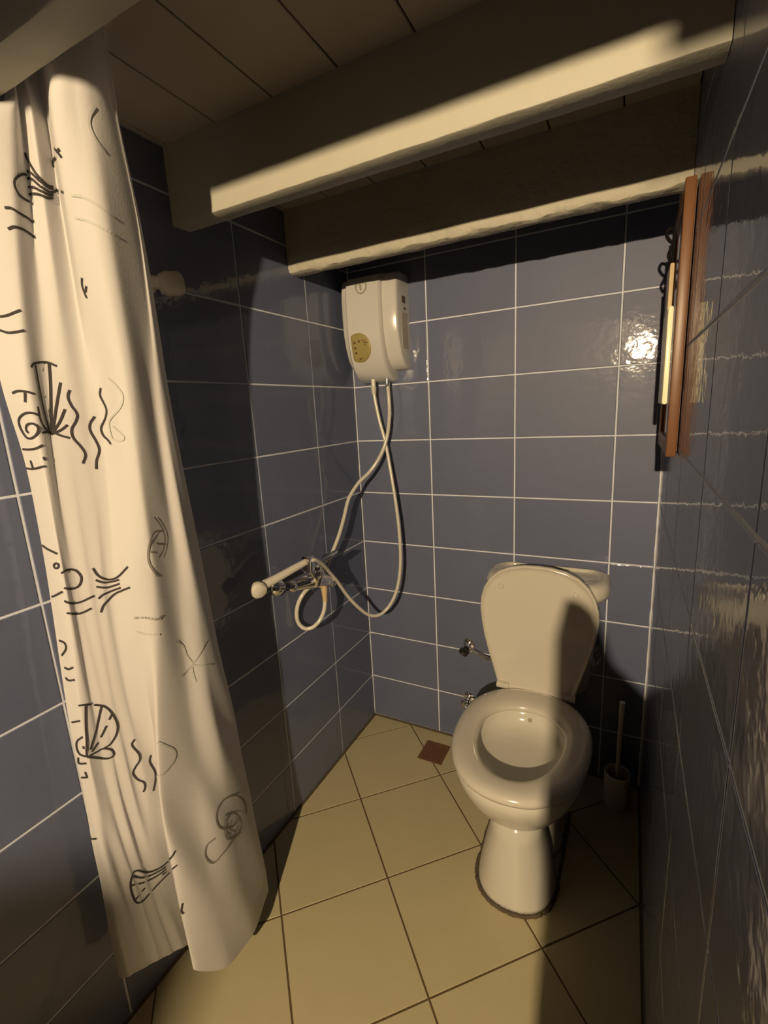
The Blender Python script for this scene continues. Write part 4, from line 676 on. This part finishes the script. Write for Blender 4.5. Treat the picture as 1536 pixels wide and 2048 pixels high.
valve('stop_valve', 'all-chrome stop valve with cross handle, lower of two on the wall left of the toilet', .428, .197, CHROME, (-.28, -.9, -.2), [(.428, -.026, .197), (.455, -.03, .192), (.49, -.04, .180), (.56, -.07, .17), (.64, -.16, .19)])

# ---------------------------------------------------------------- floor drain
dr = thing('floor_drain', 'square brown rusty drain grate set in the beige floor beside the back wall', 'drain', (.321, -.117, 0))
def PD(o): o.location = -dr.location; return o
x0, x1, y0, y1 = .2735, .369, -.169, -.066
PD(box('hollow', (x0+.004, y0+.004, -.001), (x1-.004, y1-.004, .0006), RUSTD, dr))
bm = bmesh.new()
outer = [(x0, y0), (x1, y0), (x1, y1), (x0, y1)]; inn = [(x0+.009, y0+.009), (x1-.009, y0+.009), (x1-.009, y1-.009), (x0+.009, y1-.009)]
loft(bm, [[(x, y, 0.0) for x, y in outer], [(x, y, .0035) for x, y in outer], [(x, y, .0035) for x, y in inn], [(x, y, .0005) for x, y in inn]], True, False, False)
PD(bm_obj('rim', bm, RUST, dr))
nb = 10
sm_ = bpy.data.meshes.new('slat'); bm = bmesh.new(); add_box(bm, (x0+.009, -.0026, .0006), (x1-.009, .0026, .003)); bm.to_mesh(sm_); bm.free(); sm_.materials.append(RUST)
for k in range(nb):
    y = y0+.009+(y1-y0-.018)*(k+.5)/nb
    o = bpy.data.objects.new('slat', sm_); C.objects.link(o); o.parent = dr; o.location = (-dr.location.x, y-dr.location.y, 0)
PD(box('cross_bar', ((x0+x1)/2-.003, y0+.009, .0008), ((x0+x1)/2+.003, y1-.009, .0032), RUST, dr))

# ---------------------------------------------------------------- toilet brush
tb = thing('toilet_brush', 'toilet brush with pale upright handle in a round holder, in the dark right corner', 'brush', (.951, -.098, 0))
def PT(o): o.location = -tb.location; return o
c = (.951, -.098, 0.0)
PT(lathe('holder', [(0, 0), (.034, 0), (.036, .004), (.038, .06), (.039, .118), (.037, .121), (.034, .118), (.033, .03), (0, .028)], c, (0, 0, 1), BRUSHM, tb, 32))
PT(lathe('bristles', [(0, .032), (.022, .035), (.027, .055), (.026, .09), (.012, .105), (0, .107)], c, (.02, .02, 1), BRISTLE, tb, 24))
PT(tube('handle', catmull([(.951, -.098, .095), (.9515, -.098, .2), (.9525, -.097, .3), (.953, -.096, .372)], 5), [.0062]*6+[.0072]*6+[.0082]*4, BRUSHM, tb, 14))

# ---------------------------------------------------------------- wooden frame on the right wall
fr = thing('wooden_frame', 'brown wooden framed panel fixed to the right-hand wall, seen edge-on under the rear beam', 'frame', (W, -.31, 1.43))
def PF(o): o.location = -fr.location; return o
ya, yb, za, zb, xf = -.455, -.14, 1.178, 1.690, W-.021
PF(box('frame_stile', (xf, ya, za), (W-.003, ya+.035, zb), WOOD, fr, .002))
PF(box('frame_stile', (xf, yb-.035, za), (W-.003, yb, zb), WOOD, fr, .002))
PF(box('frame_rail', (xf+.0005, ya+.035, za), (W-.003, yb-.035, za+.035), WOOD, fr, .002))
PF(box('frame_rail', (xf+.0005, ya+.035, zb-.035), (W-.003, yb-.035, zb), WOOD, fr, .002))
PF(box('glass', (xf+.006, ya+.03, za+.03), (xf+.010, yb-.03, zb-.03), MIRROR, fr))
PF(box('back_board', (W-.010, ya+.006, za+.01), (W-.0015, yb-.006, zb-.01), WOODD, fr))
def rounded(y, x0, x1, z0, z1, r, t):
    pts = []
    for cx_, cz_, a0 in ((x1-r, z1-r, 0), (x0+r, z1-r, 90), (x0+r, z0+r, 180), (x1-r, z0+r, 270)):
        for k in range(5):
            a = math.radians(a0+90*k/4); pts.append((cx_+r*math.cos(a), y, cz_+r*math.sin(a)))
    return pts
PF(prism('glare_plate', rounded(-.405, xf-.0105, xf-.0008, 1.283, 1.478, .0045, 0), (0, .16, 0), CREAM, fr, .0015))  # added plate whose pale colour gives the glare along the frame
PF(prism('glare_strip', rounded(-.330, xf-.0090, xf-.0008, 1.36, 1.575, .003, 0), (0, .10, 0), SLEEVE, fr, .001))  # added strip for the dimmer upper part of that glare
PF(box('hook_plate', (xf-.006, -.30, 1.575), (xf-.0005, -.285, 1.655), IRON, fr, .002))
PF(tube('hook', catmull([(xf-.004, -.292, 1.648), (xf-.014, -.294, 1.652), (xf-.018, -.295, 1.640), (xf-.012, -.295, 1.628), (xf-.005, -.294, 1.62), (xf-.012, -.294, 1.60), (xf-.006, -.293, 1.585)], 5), .0035, IRON, fr, 10))
